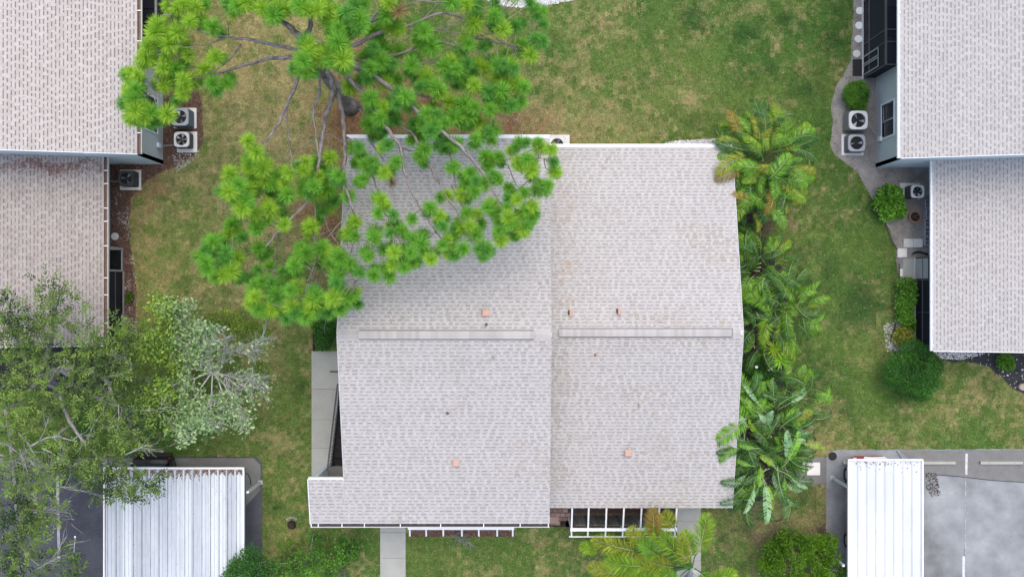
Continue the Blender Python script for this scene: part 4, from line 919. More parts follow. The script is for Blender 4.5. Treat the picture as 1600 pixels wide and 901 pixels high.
# ---------------------------------------------------------------- air conditioners
def ac_unit(label, px, py, size, hgt, dx, dy, top, side, blades, rot=0.0, depth=None, motor='black', blade='blade'):
    """px,py: centre of the top in the photograph; body hangs straight down from it"""
    x, y, _ = W(px, py, hgt + .06); s = size / PPM * (CAM_H - hgt) / CAM_H; d = (depth or size) / PPM * (CAM_H - hgt) / CAM_H
    r = empty('air_conditioner', (x, y, .06), label, 'air conditioner', 'air conditioners beside the houses')
    hx, hy = s / 2, d / 2; z0, z1 = .06, .06 + hgt
    b = MB(); b.bbox(x - hx + .015, y - hy + .015, z0, x + hx - .015, y + hy - .015, z1 - .18, .03, t=.1); b.build('cabinet', M[side], r)
    b = MB(); nl = 11
    for k in range(nl):                                   # louvre rings around the cabinet
        z = z0 + .06 + (hgt - .18) * k / (nl - 1)
        b.box(x - hx + .003, y - hy + .05, z, x - hx + .018, y + hy - .05, z + .025, 0, .8); b.box(x + hx - .018, y - hy + .05, z, x + hx - .003, y + hy - .05, z + .025, 0, .8)
        b.box(x - hx + .05, y - hy + .003, z, x + hx - .05, y - hy + .018, z + .025, 0, .8); b.box(x - hx + .05, y + hy - .018, z, x + hx - .05, y + hy - .003, z + .025, 0, .8)
    b.build('louvre', M[side], r)
    # top cover: rounded square with a round opening
    n = 40; R0 = min(hx, hy) * .76; b = MB(); rc = .10
    def sq(a, k=1.0, z=0):
        c, sn = math.cos(a), math.sin(a); e = 5.0; m = (abs(c)**e + abs(sn)**e) ** (-1/e); return (x + c * m * hx * k, y + sn * m * hy * k, z)
    inner = [(x + R0*math.cos(2*math.pi*i/n), y + R0*math.sin(2*math.pi*i/n), z1 - .012) for i in range(n)]
    mid_ = [sq(2*math.pi*i/n, .965, z1) for i in range(n)]; out = [sq(2*math.pi*i/n, 1.0, z1 - .025) for i in range(n)]; low = [sq(2*math.pi*i/n, 1.0, z1 - .09) for i in range(n)]
    ind = [(p[0], p[1], z1 - .14) for p in inner]
    f = []
    for a in range(4): f += [(a*n+i, a*n+(i+1)%n, (a+1)*n+(i+1)%n, (a+1)*n+i) for i in range(n)]
    b.add(ind + inner + mid_ + out + low, [tuple(reversed(q)) for q in f], 0, .7); b.build('top_cover', M[top], r)
    b = MB(); b.cyl((x, y), R0 * .98, z1 - .16, z1 - .15, 28, 0, .2); b.build('fan_well', M['black'], r)
    b = MB(); b.cyl((x, y), R0 * .26, z1 - .15, z1 - .075, 16, 0, .5, r1=R0*.2); b.build('motor', M[motor], r)
    for k in range(blades):
        a = rot + 2*math.pi*k/blades; b = MB(); v = []
        for (rr, w, zz) in ((.22, .16, .0), (.55, .22, .01), (.9, .25, .02)):
            for e in (-1, 1): aa = a + e * w; v.append((x + R0*rr*math.cos(aa), y + R0*rr*math.sin(aa), z1 - .10 + e * .022 + zz))
        b.add(v, [(0, 2, 3, 1), (2, 4, 5, 3)], 0, rnd.random()); b.build('fan_blade', M[blade], r)
    b = MB()
    for q in (.3, .52, .74, .95): b.tube([(x + R0*q*math.cos(2*math.pi*i/24), y + R0*q*math.sin(2*math.pi*i/24), z1 - .018) for i in range(25)], .0035, 3)
    for k in range(8): a = math.pi*k/8; b.tube([(x - R0*math.cos(a), y - R0*math.sin(a), z1 - .014), (x + R0*math.cos(a), y + R0*math.sin(a), z1 - .014)], .0035, 3)
    b.build('fan_guard', M['ac_dark'], r)
    return r
def pad(x0, y0, x1, y1, mat, label):
    p, q = W(x0, y0), W(x1, y1); b = MB(); b.bbox(p[0], q[1], 0, q[0], p[1], .06, .015, t=.7)
    tag(b.build('concrete_pad', M[mat], origin=((p[0]+q[0])/2, (p[1]+q[1])/2, 0)), label, 'concrete pad', 'pads under the air conditioners')
pad(272, 169, 307.5, 201, 'conc_light', 'white pad under the larger grey air conditioner by the left house'); pad(277, 206, 308.5, 238.5, 'conc_light', 'cream pad under the air conditioner with the copper fan motor')
pad(188, 265.5, 221, 297, 'conc_light', 'white pad under the black air conditioner in the left corner'); pad(1316.5, 175, 1351, 206, 'conc_dark', 'dark stained pad beside the rounded green shrub'); pad(1314.5, 210, 1349, 243, 'conc_light', 'white pad under the lower of two air conditioners by the right wall'); pad(1406, 286, 1437, 312, 'conc_light', 'white pad at the right corner between bushy plant and cinder blocks'); pad(855, 211, 890, 247, 'conc_light', 'pad under the air conditioner behind the middle roof')
ac_unit('larger air conditioner with grey louvred side at the left house, leaves on its fan', 280.5, 182.5, 27.5, .85, 0, 0, 'ac_grey', 'ac_side', 4, .3)
ac_unit('pale air conditioner with copper coloured fan motor at the left house', 283.3, 217.8, 24, .66, 0, 0, 'ac_white', 'ac_dark', 5, .1, motor='copper')
ac_unit('all black air conditioner tucked in the left corner below the gable wall', 196.8, 278.5, 24, .66, 0, 0, 'ac_dark', 'ac_dark', 3, .9, blade='ac_grey')
ac_unit('cream air conditioner with three bladed fan next to the rounded green shrub', 1341.5, 187.6, 29.5, .86, 0, 0, 'ac_white', 'ac_olive', 3, -2.2)
ac_unit('grey topped air conditioner, lower of the two by the right window', 1339, 223.2, 27, .62, 0, 0, 'ac_grey', 'ac_side', 2, .1)
ac_unit('small cream air conditioner beside the cinder blocks in the right corner', 1434.3, 299, 20.5, .8, 0, 0, 'ac_white', 'ac_dark', 5, .2, motor='soil')
ac_unit('air conditioner half hidden behind the step between the two middle roofs', 870.5, 226, 26, .78, 0, 0, 'ac_white', 'ac_dark', 3, 1.2)
# refrigerant lines to the walls
for (pts, lb) in (([(1357, 194, .3), (1363, 202, .3), (1369, 211, .35)], 'thin grey pipe from the cream air conditioner to the right wall'), ([(272, 227, .25), (262, 227.3, .25), (254.5, 227.3, .25)], 'thin pipe from the copper motored air conditioner to the left wall'), ([(186, 283, .3), (179, 284, .3), (172, 282, .35)], 'thin pipe from the black air conditioner to the left wall')):
    b = MB(); b.tube([W(*p) for p in pts], .02, 6); tag(b.build('pipe', M['frame_grey'], origin=W(pts[0][0], pts[0][1], 0)), lb, 'pipe')
for (x, y, s, lb) in ((254, 227, -1, 'small white cut-off box on the left wall by the air conditioners'), (1371, 217, 1, 'small white cut-off box below the right window'), (172.5, 279, -1, 'dark cut-off box on the left corner wall')):
    p = W(x, y, .7); b = MB(); xx = (-545/36 if x > 200 else -17.44) if s < 0 else 568/36
    b.bbox(min(xx, xx - s*.1), p[1] - .1, .55, max(xx, xx - s*.1), p[1] + .1, .85, .01); b.tube([(xx - s*.05, p[1], .56), (xx - s*.05, p[1], .1)], .015, 6)
    tag(b.build('cut_off_box', M['white'] if x != 172.5 else M['frame_dark'], origin=(xx, p[1], .5)), lb, 'electrical box')

# ---------------------------------------------------------------- small yard things
yb = [(312, 326.5, 1447.5), (327.5, 340.5, 1448.5), (341.5, 355, 1447), (356, 369, 1447), (370, 384, 1446.5)]
for k, (ya, yc, xc) in enumerate(yb):
    p, q = W(xc - 4.3, ya), W(xc + 4.3, yc); h = .19; x0, y0, x1, y1 = p[0], q[1], q[0], p[1]; t = .035; b = MB()
    b.box(x0, y0, 0, x0 + t, y1, h); b.box(x1 - t, y0, 0, x1, y1, h); ym = (y0 + y1) / 2
    for yy in (y0, ym - t/2, y1 - t): b.box(x0 + t, yy, 0, x1 - t, yy + t, h - .001)
    b.box(x0 + t, y0 + t, .004, x1 - t, y1 - t, .012, t=0)
    tag(b.build('cinder_block', M['block'], origin=((x0+x1)/2, ym, 0)), ('grey cinder block nearest the small air conditioner', 'grey cinder block second from the small air conditioner, shifted right', 'middle grey cinder block of the row along the right wall', 'fourth grey cinder block down the row along the right wall', 'grey cinder block next to the two joined pavers')[k], 'cinder block', 'cinder blocks along the right wall')
p = W(1425.6, 339.5); pot = empty('flower_pot', (p[0], p[1], 0), 'round terracotta flower pot of dark soil beside the cinder blocks', 'flower pot')
b = MB(); b.cyl(p, .17, 0, .27, 24, 0, .3, r1=.24, cap=False); b.cyl(p, .26, .27, .33, 24, 0, .7, cap=False); b.ring(p, .21, .26, .33, 24, 0, .8); b.ring(p, .205, .21, .33, 24, 0, .5, zi=.26); b.build('pot', M['terra'], pot)
b = MB(); b.ring(p, .0, .208, .28, 24, 0, .4); b.build('soil', M['soil'], pot)
b = MB(); b.tube([(p[0]-.05,p[1],.28),(p[0]-.02,p[1]+.05,.5),(p[0]+.06,p[1]+.08,.6)], .008, 5); b.tube([(p[0]+.05,p[1]-.04,.28),(p[0]+.08,p[1]-.08,.45)], .007, 5); b.build('stem', M['twig'], pot)
for (a, lb, mt, t) in (((1411.5, 373, 1426, 386.5), 'left half of the joined grey paver pair below the flower pot', 'conc_light', .3), ((1426.5, 373, 1441, 386.5), 'right half of the joined grey paver pair against the cinder blocks', 'conc_light', .4), ((1402, 388, 1416.5, 402), 'small white square paver left of the joined pair', 'conc_light', .85), ((1410, 404, 1430, 435), 'large mottled grey paver at the lanai door', 'conc', .4), ((1405.5, 420, 1410, 432), 'thin pale paver strip beside the mottled paver', 'conc_light', .6)):
    paver(*a, .07, mt, lb, t, 'pavers on the sand by the right lanai')
b = MB(); b.tube([W(1424, 398, .1), W(1429, 394.5, .12), W(1436, 393.2, .12), W(1443, 395, .1), W(1449, 397, .08)], [.01, .05, .04, .03, .05], 6)
tag(b.build('garden_hose', M['black'], origin=W(1436, 394, 0)), 'black hose end lying by the lanai corner below the pavers', 'hose')
b = MB(); pts = [W(1381 + t*30 - 8*math.sin(t*2.2), 338 + 55*t, .03) for t in np.linspace(0, .95, 12)]; b.tube(pts, .03, 6)
tag(b.build('bed_edging', M['edging'], origin=pts[0]), 'black plastic edging along the curved sand bed above the white paver', 'edging')
b = MB(); pts = [W(x, y, .03) for x, y in ((1405, 412), (1405.5, 440), (1404, 470), (1402, 495), (1397, 515), (1391, 532))]; b.tube(pts, .03, 6)
tag(b.build('bed_edging', M['edging'], origin=pts[0]), 'black plastic edging beside the green hedge strip', 'edging')
def rock(name, px, py, r, mat, label, cat='rock'):
    x, y, _ = W(px, py); b = MB(); rr = random.Random(int(px)); n, m_ = 9, 6; v = []
    for j in range(m_ + 1):
        for i in range(n):
            ph = math.pi * j / m_; k = r * rr.uniform(.85, 1.1); v.append((x + k*math.sin(ph)*math.cos(2*math.pi*i/n), y + k*math.sin(ph)*math.sin(2*math.pi*i/n)*.85, r*.45 + k*.6*math.cos(ph)))
    b.add(v, [(j*n+i, (j+1)*n+i, (j+1)*n+(i+1)%n, j*n+(i+1)%n) for j in range(m_) for i in range(n)])
    tag(b.build(name, M[mat], smooth=True, origin=(x, y, 0)), label, cat)
rock('boulder', 1596, 604, .19, 'stone', 'cream boulder at the edge of the black mulch bed'); rock('boulder', 1574, 586, .05, 'conc_light', 'small white rock on the black mulch bed')
rock('boulder', 1597, 577, .06, 'gravel', 'pale rock on black mulch at the frame edge')
p = W(456, 812); 
pm = tag(MB().cyl((p[0], p[1] - .2), .20, .0, .25, 12, 0, .3, r1=.14).build('tree_stump', M['soil'], origin=(p[0], p[1], 0)), 'dark rotten stump in the lawn beside the front bush', 'stump')
b = MB()
for k in range(7): a = R(20 + k * 23); b.box(p[0] + .2*math.cos(a) - .05, p[1] + .12*math.sin(a) - .03, 0, p[0] + .2*math.cos(a) + .05, p[1] + .12*math.sin(a) + .04, .06, t=rnd.random())
tag(b.build('stone_ring', M['conc'], origin=(p[0], p[1], 0)), 'half ring of grey stones around the dark stump', 'stone edging')
# low screen and posts on the left lot
p = W(117.5, 838); b = MB(); b.cyl(p, .05, 0, .03, 12, 0, .9); b.tube([W(117.5, 838, .03), W(115.5, 862, .03)], .012, 5, 0, .4)
tag(b.build('ground_stake', M['white'], origin=(p[0], p[1], 0)), 'small white marker with cord on the dark asphalt', 'marker')
b = MB(); b.tube([W(383, 737, 1.6), W(388, 741, 1.2), W(391, 748, .6), W(392, 756, .05)], .018, 6)
tag(b.build('cable', M['black'], origin=W(392, 756, 0)), 'black cable drooping from the ribbed carport corner', 'cable')
# low wooden box under the pine fringe and side door strip
p, q = W(489, 448.5, .9), W(504, 454.5, .9); b = MB(); b.bbox(p[0], q[1], .82, q[0], p[1], .9, .01); b.box((p[0]+q[0])/2 - .04, (p[1]+q[1])/2 - .04, 0, (p[0]+q[0])/2 + .04, (p[1]+q[1])/2 + .04, .82)
tag(b.build('post_box', M['brick'], origin=((p[0]+q[0])/2, (p[1]+q[1])/2, 0)), 'small pinkish box on a post showing through the pine fringe', 'box')
b = MB(); p = W(490, 500); b.bar(W(490, 495, .3), W(490, 548, .3), .03, .5, 0, .3); tag(b.build('low_fence', M['rust'], origin=(p[0], p[1], 0)), 'thin brown fence rail beside the dark shrub at the walkway end', 'fence')
# ---------------------------------------------------------------- vegetation
def kites(P, D, Nn, L, Wd, bend=0.0):
    """leaf kites: base P, unit direction D, side from D x Nn, length L, half width Wd"""
    S = np.cross(D, Nn); S /= np.linalg.norm(S, axis=1, keepdims=True) + 1e-9
    U = np.cross(S, D)
    m = P + D * (L * .45)[:, None] + U * (L * bend)[:, None]
    V = np.stack([P, m + S * Wd[:, None], P + D * L[:, None] - U * (L * bend * .3)[:, None], m - S * Wd[:, None]], 1)
    return V.reshape(-1, 3), np.arange(4 * len(P)).reshape(-1, 4)
def unit(v): return v / (np.linalg.norm(v, axis=1, keepdims=True) + 1e-9)

# ---- slash pine
def tuft_mesh(seed, mats, n=520, L0=.40):
    g = np.random.default_rng(seed)
    z = g.uniform(-.45, 1, n); a = g.uniform(0, 2*np.pi, n); r = np.sqrt(1 - z*z)
    D = np.stack([r*np.cos(a), r*np.sin(a), z], 1)
    base = np.stack([np.zeros(n), np.zeros(n), g.uniform(-.14, .05, n)], 1) + D * .015
    L = L0 * np.where(g.random(n) < .25, g.uniform(.45, .8, n), g.uniform(.8, 1.08, n)); w = g.uniform(.005, .0085, n)
    S = unit(np.cross(D, g.normal(0, 1, (n, 3))))
    midp = base + D * (L * .6)[:, None]; tip = base + D * L[:, None] - np.array([0, 0, 1.0]) * (L * g.uniform(.02, .16, n))[:, None]
    V = np.stack([base - S*w[:, None]*.7, base + S*w[:, None]*.7, midp + S*w[:, None], tip, midp - S*w[:, None]], 1)
    idx = np.arange(n)[:, None] * 5
    F = np.concatenate([idx + np.array([0, 1, 2, 4]), ], 1); F2 = np.concatenate([idx + np.array([4, 2, 3, 3])], 1)
    Vf = V.reshape(-1, 3); tone = np.clip(.5 + z * .28 + g.normal(0, .16, n), 0, 1)  # tone rises with upward needles, painting in the lit tops of tufts
    # two quads per needle would waste faces: tip as triangle list merged into quads of zero area is avoided by using tris
    T = np.concatenate([idx + np.array([0, 1, 2]), idx + np.array([0, 2, 4]), idx + np.array([4, 2, 3])], 0)
    return Vf, T, np.tile(tone, 3)
TZ = {
 (190,0,4.505): "330,40 430,30 520,50 320,150 400,130 480,150 560,140 640,190 230,230 210,300 330,250 390,230 330,310 450,330 470,390 170,400 150,430 310,400 70,510 110,530 290,480 270,550 380,480 350,540 430,560 480,570 540,570 300,600 370,590 450,610 100,620 60,620 80,700 430,660 90,780 160,820 210,790 260,850 130,860 210,870 320,800 660,400 590,490 640,590 740,590 810,40 790,90 870,20 180,330 250,180 390,60 110,580 60,660 120,750 70,830 150,760",
 (390,0,4.505): "40,20 150,30 220,50 170,110 90,60 360,40 330,20 400,70 500,40 560,70 480,70 640,130 620,200 590,180 720,170 770,180 740,210 740,40 800,30 410,310 420,360 380,430 390,490 540,380 580,430 520,400 610,300 660,420 630,370 870,220 870,330 830,380 800,420 850,480 880,520 830,560 700,610 850,690 870,740 880,790 850,850 840,880 680,90 610,90",
 (590,0,4.505): "80,20 150,80 60,110 30,210 80,180 140,200 300,210 330,230 290,280 380,330 330,330 420,310 30,330 20,430 150,360 110,450 80,520 130,560 60,580 260,410 240,460 220,510 340,540 360,580 300,610 640,310 600,350 630,280 520,430 550,450 740,330 770,310 700,470 750,480 630,450 500,540 570,530 620,570 680,600 420,620 440,650 390,760 350,800 420,800 510,720 560,740 620,730 680,760 600,800 540,830 640,820 520,10 660,30 620,30 850,80 880,120 820,110 860,170 690,120 680,170 780,650 830,620 870,640 800,700 850,560 780,720 820,750 200,680 150,660 220,750 130,740 40,750 80,820 20,830 250,870 340,880 400,880 620,880 700,860 470,470 560,490",
 (720,0,4.505): "540,110 520,60 490,20 560,90 580,290 600,310 530,280 490,390 440,370 400,310 430,320 330,400 350,450 370,490 300,450 260,460 450,610 400,590 360,740 330,740 420,720 210,770 250,680 230,600 300,590 380,180 300,210",
 (300,180,4.505): "390,180 450,260 420,310 400,360 440,350 430,440 500,370 530,350 510,460 600,440 560,480 640,400 680,410 650,490 670,560 620,590 270,410 250,510 260,540 330,490 390,550 380,600 350,660 440,690 530,620 550,660 600,640 520,730 280,770 260,830 330,830 350,860 450,800 650,770 660,790 830,780 830,830 800,330 780,390 870,340 850,420 800,480 860,500 870,560 820,550 780,530 180,880 140,890 470,420 390,520",
 (490,180,4.505): "120,300 170,420 190,460 60,380 40,430 100,520 60,560 150,600 100,640 240,570 60,680 400,60 450,20 520,40 580,30 430,100 500,110 470,150 420,150 480,230 520,210 270,230 320,230 290,340 330,290 360,350 420,330 400,380 450,380 500,400 540,390 350,450 320,470 580,330 480,600 510,640 450,690 450,580 560,700 690,730 820,650 800,690 830,700 270,770 240,830 290,850 430,820 430,860 540,780 540,830 620,810 640,840 700,870 760,870 680,180 750,150 720,100 820,120 860,90 780,240 750,290 870,220 840,60 890,140 890,580 880,760",
 (690,180,4.505): "30,180 70,240 20,240 100,200 170,90 240,160 230,200 330,120 360,110 140,60 20,60 350,180 520,230 550,190 600,190 490,250 680,190 690,230 770,240 790,330 780,360 800,400 310,290 350,300 400,290 330,360 420,340 370,420 400,450 540,340 580,350 600,310 640,330 630,390 640,430 700,490 670,530 720,520 750,490 80,370 150,430 200,410 240,460 180,480 300,480 230,540 180,590 140,560 400,480 470,510 440,510 490,560 470,590 530,600 580,550 40,560 320,650 350,630 370,680 600,670 640,640 620,700 660,700 180,690 250,690 430,740 470,720 400,760 520,750 560,740 480,800 540,820 600,780 510,860 200,780 240,800 270,770 120,770 90,800 30,730 10,780 80,860 110,850 40,880 400,820 420,880 150,800",
 (300,330,4.505): "130,220 100,270 80,310 110,410 160,200 140,330 200,380 220,450 240,290 230,350 250,370 290,100 330,160 280,150 320,330 340,310 470,260 450,280 520,280 500,300 270,420 300,450 350,450 460,410 550,390 640,430 680,440 760,270 740,350 720,380 790,350 800,290 440,540 430,560 490,500 560,510 610,540 600,620 420,640 460,690 500,700 620,640 690,560 740,530 700,670 730,720 760,690 850,630 840,690 880,590 870,720 800,740 560,690 590,590 440,600 100,360 180,270 90,390",
 (480,330,4.505): "110,260 130,310 160,370 90,240 240,300 220,330 260,380 300,370 340,410 370,430 410,290 390,270 430,320 300,160 280,150 340,70 470,190 450,160 500,130 580,120 600,40 640,130 690,160 730,170 540,270 600,240 610,290 690,270 730,290 800,230 820,210 820,290 700,350 740,360 640,340 480,410 470,450 490,470 560,400 600,380 580,460 600,480 680,400 870,340 860,370 210,460 200,510 240,560 270,610 310,600 330,570 290,630 180,610 150,720 60,640 20,690 120,650 230,690 40,560 330,200 190,300",
 (660,330,8.0): "90,30 230,100 250,150 210,60 430,150 400,200 390,300 370,420 340,520 400,560 150,520 180,570 90,640 250,430 20,420 630,200 680,240 710,180 760,450 730,500 760,560 700,480 800,500 510,470 540,240 960,250 1000,400 1020,120 1100,150 1180,120 1130,230 1100,270 1200,220 1260,230 1150,330 1240,120 1260,40 1380,70 1370,100 1300,200 600,30 720,30 660,300",
}
tufts = []
for (ox, oy, k), s in TZ.items():
    for w in s.split():
        a, c = w.split(','); tufts.append((ox + float(a)/k, oy + float(c)/k))
keep = []
for t in tufts:
    if all((t[0]-q[0])**2 + (t[1]-q[1])**2 > (58 if t[0] > 540 and t[1] > 215 else 42) for q in keep): keep.append(t)
tufts = keep
tufts += [(478,66),(484,78),(470,92),(478,102),(503,90),(516,86),(528,92),(535,83),(528,66),(537,70),(520,38),(530,44),(512,28),(545,32),(556,40),(563,30),(500,12),(470,12),(463,8),(440,14),(425,22)]
for k in range(40): tufts.append((rnd.uniform(255, 850), rnd.uniform(-60, -8)))
LIMBS = [  # pixel path with height at start and end, radius at start and end
 ([(548,167),(531,145),(515,125),(502,106),(490,90),(478,72),(470,58)], .0, 11.8, .30, .15),
 ([(478,86),(463,78),(430,71),(390,62),(350,58),(330,53),(308,47)], 9.6, 9.4, .10, .03),
 ([(352,58),(330,69),(305,72)], 9.4, 9.4, .04, .02), ([(376,68),(362,90),(345,105),(318,118)], 9.2, 9.0, .045, .02),
 ([(478,93),(450,90),(420,91),(390,100),(355,110),(320,120),(285,125)], 9.0, 8.6, .11, .03),
 ([(478,100),(469,112),(458,142),(445,172),(428,204),(413,226),(407,246)], 8.6, 8.2, .10, .035), ([(449,165),(448,190),(452,225),(456,262)], 8.0, 7.6, .04, .02),
 ([(487,92),(496,112),(500,130),(497,150),(490,172),(493,205),(498,246)], 8.6, 8.2, .085, .03),
 ([(512,112),(520,132),(519,152),(508,182),(504,214),(499,250),(485,305),(458,338),(436,360),(415,385)], 8.0, 6.8, .14, .035),
 ([(516,118),(527,140),(534,172),(538,205),(539,245),(536,272),(543,298),(549,318),(560,338),(585,356)], 7.6, 8.0, .13, .03),
 ([(524,142),(545,150),(562,166),(578,184),(600,200)], 6.5, 6.6, .07, .025),
 ([(538,212),(552,225),(572,255),(586,285),(592,312),(605,340),(616,362)], 8.0, 8.2, .065, .02),
 ([(492,88),(530,110),(562,140),(588,180),(610,208),(625,230),(631,262),(640,290),(655,322),(672,348),(690,375)], 8.8, 8.4, .12, .025), ([(626,232),(645,236)], 8.4, 8.5, .035, .02),
 ([(600,190),(640,205),(666,250),(680,275),(690,295),(708,322),(725,352)], 8.4, 8.2, .08, .02),
 ([(500,82),(560,105),(620,145),(665,185),(712,222),(735,247),(756,272),(768,296),(783,318),(800,338)], 9.2, 8.2, .12, .025),
 ([(690,205),(705,250),(712,290),(722,320),(735,340)], 8.4, 8.0, .035, .015), ([(752,262),(790,250),(810,246),(850,248)], 8.3, 8.6, .03, .012), ([(794,258),(803,282),(815,298),(834,318)], 8.4, 8.3, .025, .012),
 ([(474,66),(485,40),(487,10),(492,-25)], 10.6, 11.5, .12, .06), ([(470,62),(455,45),(440,32),(425,12),(412,-20)], 10.8, 11.4, .15, .06),
 ([(482,76),(520,70),(548,60),(566,42),(590,20),(620,0),(650,-20)], 10.0, 10.2, .14, .05), ([(560,46),(610,18),(650,2),(690,4),(730,12)], 9.8, 10.0, .06, .02),
 ([(495,84),(550,72),(600,48),(640,40),(690,20),(730,32),(772,42)], 9.4, 9.2, .11, .025), ([(640,38),(660,50),(685,44),(710,52),(750,53)], 9.2, 9.2, .04, .015),
 ([(515,92),(570,95),(620,85),(680,65),(712,72),(740,60),(790,70),(830,75)], 9.0, 8.6, .08, .02), ([(612,92),(660,100),(690,96),(720,120),(770,140),(800,160)], 8.8, 8.4, .05, .015),
 ([(540,100),(600,130),(660,150),(720,165),(780,180),(815,190)], 8.8, 8.2, .06, .018), ([(436,262),(452,246),(470,231),(498,212),(520,213),(541,226)], 8.2, 8.2, .016, .012), ([(455,340),(440,345),(425,352),(412,342)], 6.8, 6.8, .03, .012),
 ([(499,250),(492,330),(492,380),(494,405),(480,440)], 7.6, 6.6, .04, .015), ([(499,300),(510,350),(520,370),(540,395),(552,420)], 7.2, 7.0, .03, .012), ([(549,318),(556,355),(562,372),(575,378)], 8.0, 7.8, .03, .012), ([(560,338),(552,380),(545,410),(555,440)], 8.0, 7.4, .028, .012),
 ([(320,122),(270,135),(230,150),(205,165)], 8.6, 8.6, .04, .015), ([(308,47),(290,35),(270,25)], 9.4, 9.6, .03, .015), ([(420,385),(390,395),(350,400),(325,410)], 6.8, 6.8, .035, .015), ([(436,362),(430,410),(420,450),(410,480)], 6.8, 6.6, .03, .012), ([(407,246),(395,270),(370,290),(352,300)], 8.2, 7.8, .03, .012),
]
pine = empty('pine_tree', W(548, 167), 'large pine with long bare limbs and lime green needle tufts over the middle roof', 'tree')
limb_pts = []
def smooth_path(P, n=4):
    out = []
    for i in range(len(P) - 1):
        p0, p1, p2, p3 = P[max(i-1,0)], P[i], P[i+1], P[min(i+2,len(P)-1)]
        for k in range(n):
            t = k / n; out.append(0.5*((2*p1)+(p2-p0)*t+(2*p0-5*p1+4*p2-p3)*t*t+(3*p1-p0-3*p2+p3)*t**3))
    out.append(P[-1]); return out
for k, (pth, h0, h1, r0, r1) in enumerate(LIMBS):
    n = len(pth); P = [WV(x, y, h0 + (h1 - h0) * i / (n - 1) + (rnd.uniform(-.1, .1) if 0 < i < n-1 and k else 0)) for i, (x, y) in enumerate(pth)]
    if k and pth[-1][1] > 200: P = [WV(x, y, h0 + (h1 + 1.9 - h0) * i / (n - 1)) for i, (x, y) in enumerate(pth)]
    if k == 0: P = [WV(548,167,0), WV(541,158,1.6)] + P[2:]; P = [WV(*pth[i], [0,2.2,4.4,6.6,8.6,10.6,11.8][i]) for i in range(n)]
    S = smooth_path(P); m = len(S)
    for i in range(1, m - 1):
        j = min(r0, .05) * .5; S[i] = S[i] + Vector((rnd.uniform(-j, j), rnd.uniform(-j, j), rnd.uniform(-j, j)))
    rad = [(r0 + (r1 - r0) * i / (m - 1)) * (.8 if k else .95) for i in range(m)]
    if k == 0: rad[0] *= 1.5; rad[1] *= 1.2
    b = MB(); b.tube(S, rad, 9 if r0 > .08 else 6, t=.5); b.t = [rnd.uniform(.25, .75) for _ in b.f]
    b.build('trunk' if k == 0 else 'limb', M['bark'], pine, smooth=True)
    for i, p in enumerate(S):
        if k or i > m * .6: limb_pts.append((p.x, p.y, p.z))
LP = np.array(limb_pts)
TM = {}
for key, mt in (('y', 'needle_y'), ('g', 'needle_g'), ('d', 'needle_d'), ('b', 'needle_b')):
    for i in range(4 if key != 'b' else 1):
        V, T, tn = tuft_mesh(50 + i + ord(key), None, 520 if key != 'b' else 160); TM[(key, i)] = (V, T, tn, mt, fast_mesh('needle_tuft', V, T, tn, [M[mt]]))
LPX = LP[:, 0] * PPM * CAM_H / (CAM_H - LP[:, 2]) + PX; LPY = PY - LP[:, 1] * PPM * CAM_H / (CAM_H - LP[:, 2])
extraV = {}; tw = MB(); big = []
for (tx, ty) in tufts:
    d2 = (LPX - tx)**2 + (LPY - ty)**2; j = int(np.argmin(d2)); dist = math.sqrt(d2[j]); lp = LP[j]
    h = float(np.clip(lp[2] + rnd.uniform(-.5, .8), 6.4, 12.4))
    if 445 < tx < 565 and ty < 128: h = 12.2 + rnd.uniform(-.3, .6)
    p = WV(tx, ty, h)
    lim = Vector(lp)
    if dist > 14 and dist < 130:
        mid_ = (p * .45 + lim * .55) + Vector((rnd.uniform(-.15,.15), rnd.uniform(-.15,.15), rnd.uniform(-.1,.25)))
        tw.tube(smooth_path([lim, mid_, p - Vector((0,0,.12))], 2), [.016, .015, .013, .011, .009], 4, 0, rnd.random())
    out = (p - lim); out.z = 0; out = out.normalized() if out.length > .01 else Vector((0,0,1))
    up = (Vector((0,0,1)) + out * rnd.uniform(.1, .9)).normalized()
    yel = .95 if tx < 330 and ty < 150 else .55 if tx < 520 and ty < 330 else .35 if tx < 520 else .22
    u = rnd.random(); key = 'y' if u < yel else ('d' if rnd.random() < (.34 if tx > 520 else .2) else 'g')
    if (abs(tx-623) < 6 and abs(ty-18) < 6) or (abs(tx-612) < 8 and abs(ty-284) < 8): key = 'b'
    q = up.to_track_quat('Z', 'Y').to_matrix().to_4x4() @ Matrix.Rotation(rnd.uniform(0, 6.28), 4, 'Z'); s = rnd.uniform(.82, 1.15) * (.85 if key == 'd' else 1) * (.86 if tx > 540 and ty > 215 else 1.0)
    big.append((h * s, key, Matrix.Translation(p) @ q @ Matrix.Scale(s, 4)))
    if rnd.random() < (.12 if tx > 540 and ty > 200 else .55):            # a smaller, lower tuft behind it
        p2 = WV(tx + rnd.uniform(-15, 15), ty + rnd.uniform(-15, 15), h - rnd.uniform(.35, .9))
        big.append((h * .1, 'd' if rnd.random() < .6 else 'g', Matrix.Translation(p2) @ Matrix.Rotation(rnd.uniform(0, 6.28), 4, 'Z') @ Matrix.Rotation(rnd.uniform(0, .9), 4, 'X') @ Matrix.Scale(rnd.uniform(.65, .95), 4)))
for (x, y) in ((612,284),): big.append((99, 'b', Matrix.Translation(WV(x, y, 7.9)) @ Matrix.Scale(.8, 4)))
big.sort(key=lambda a: -a[0])
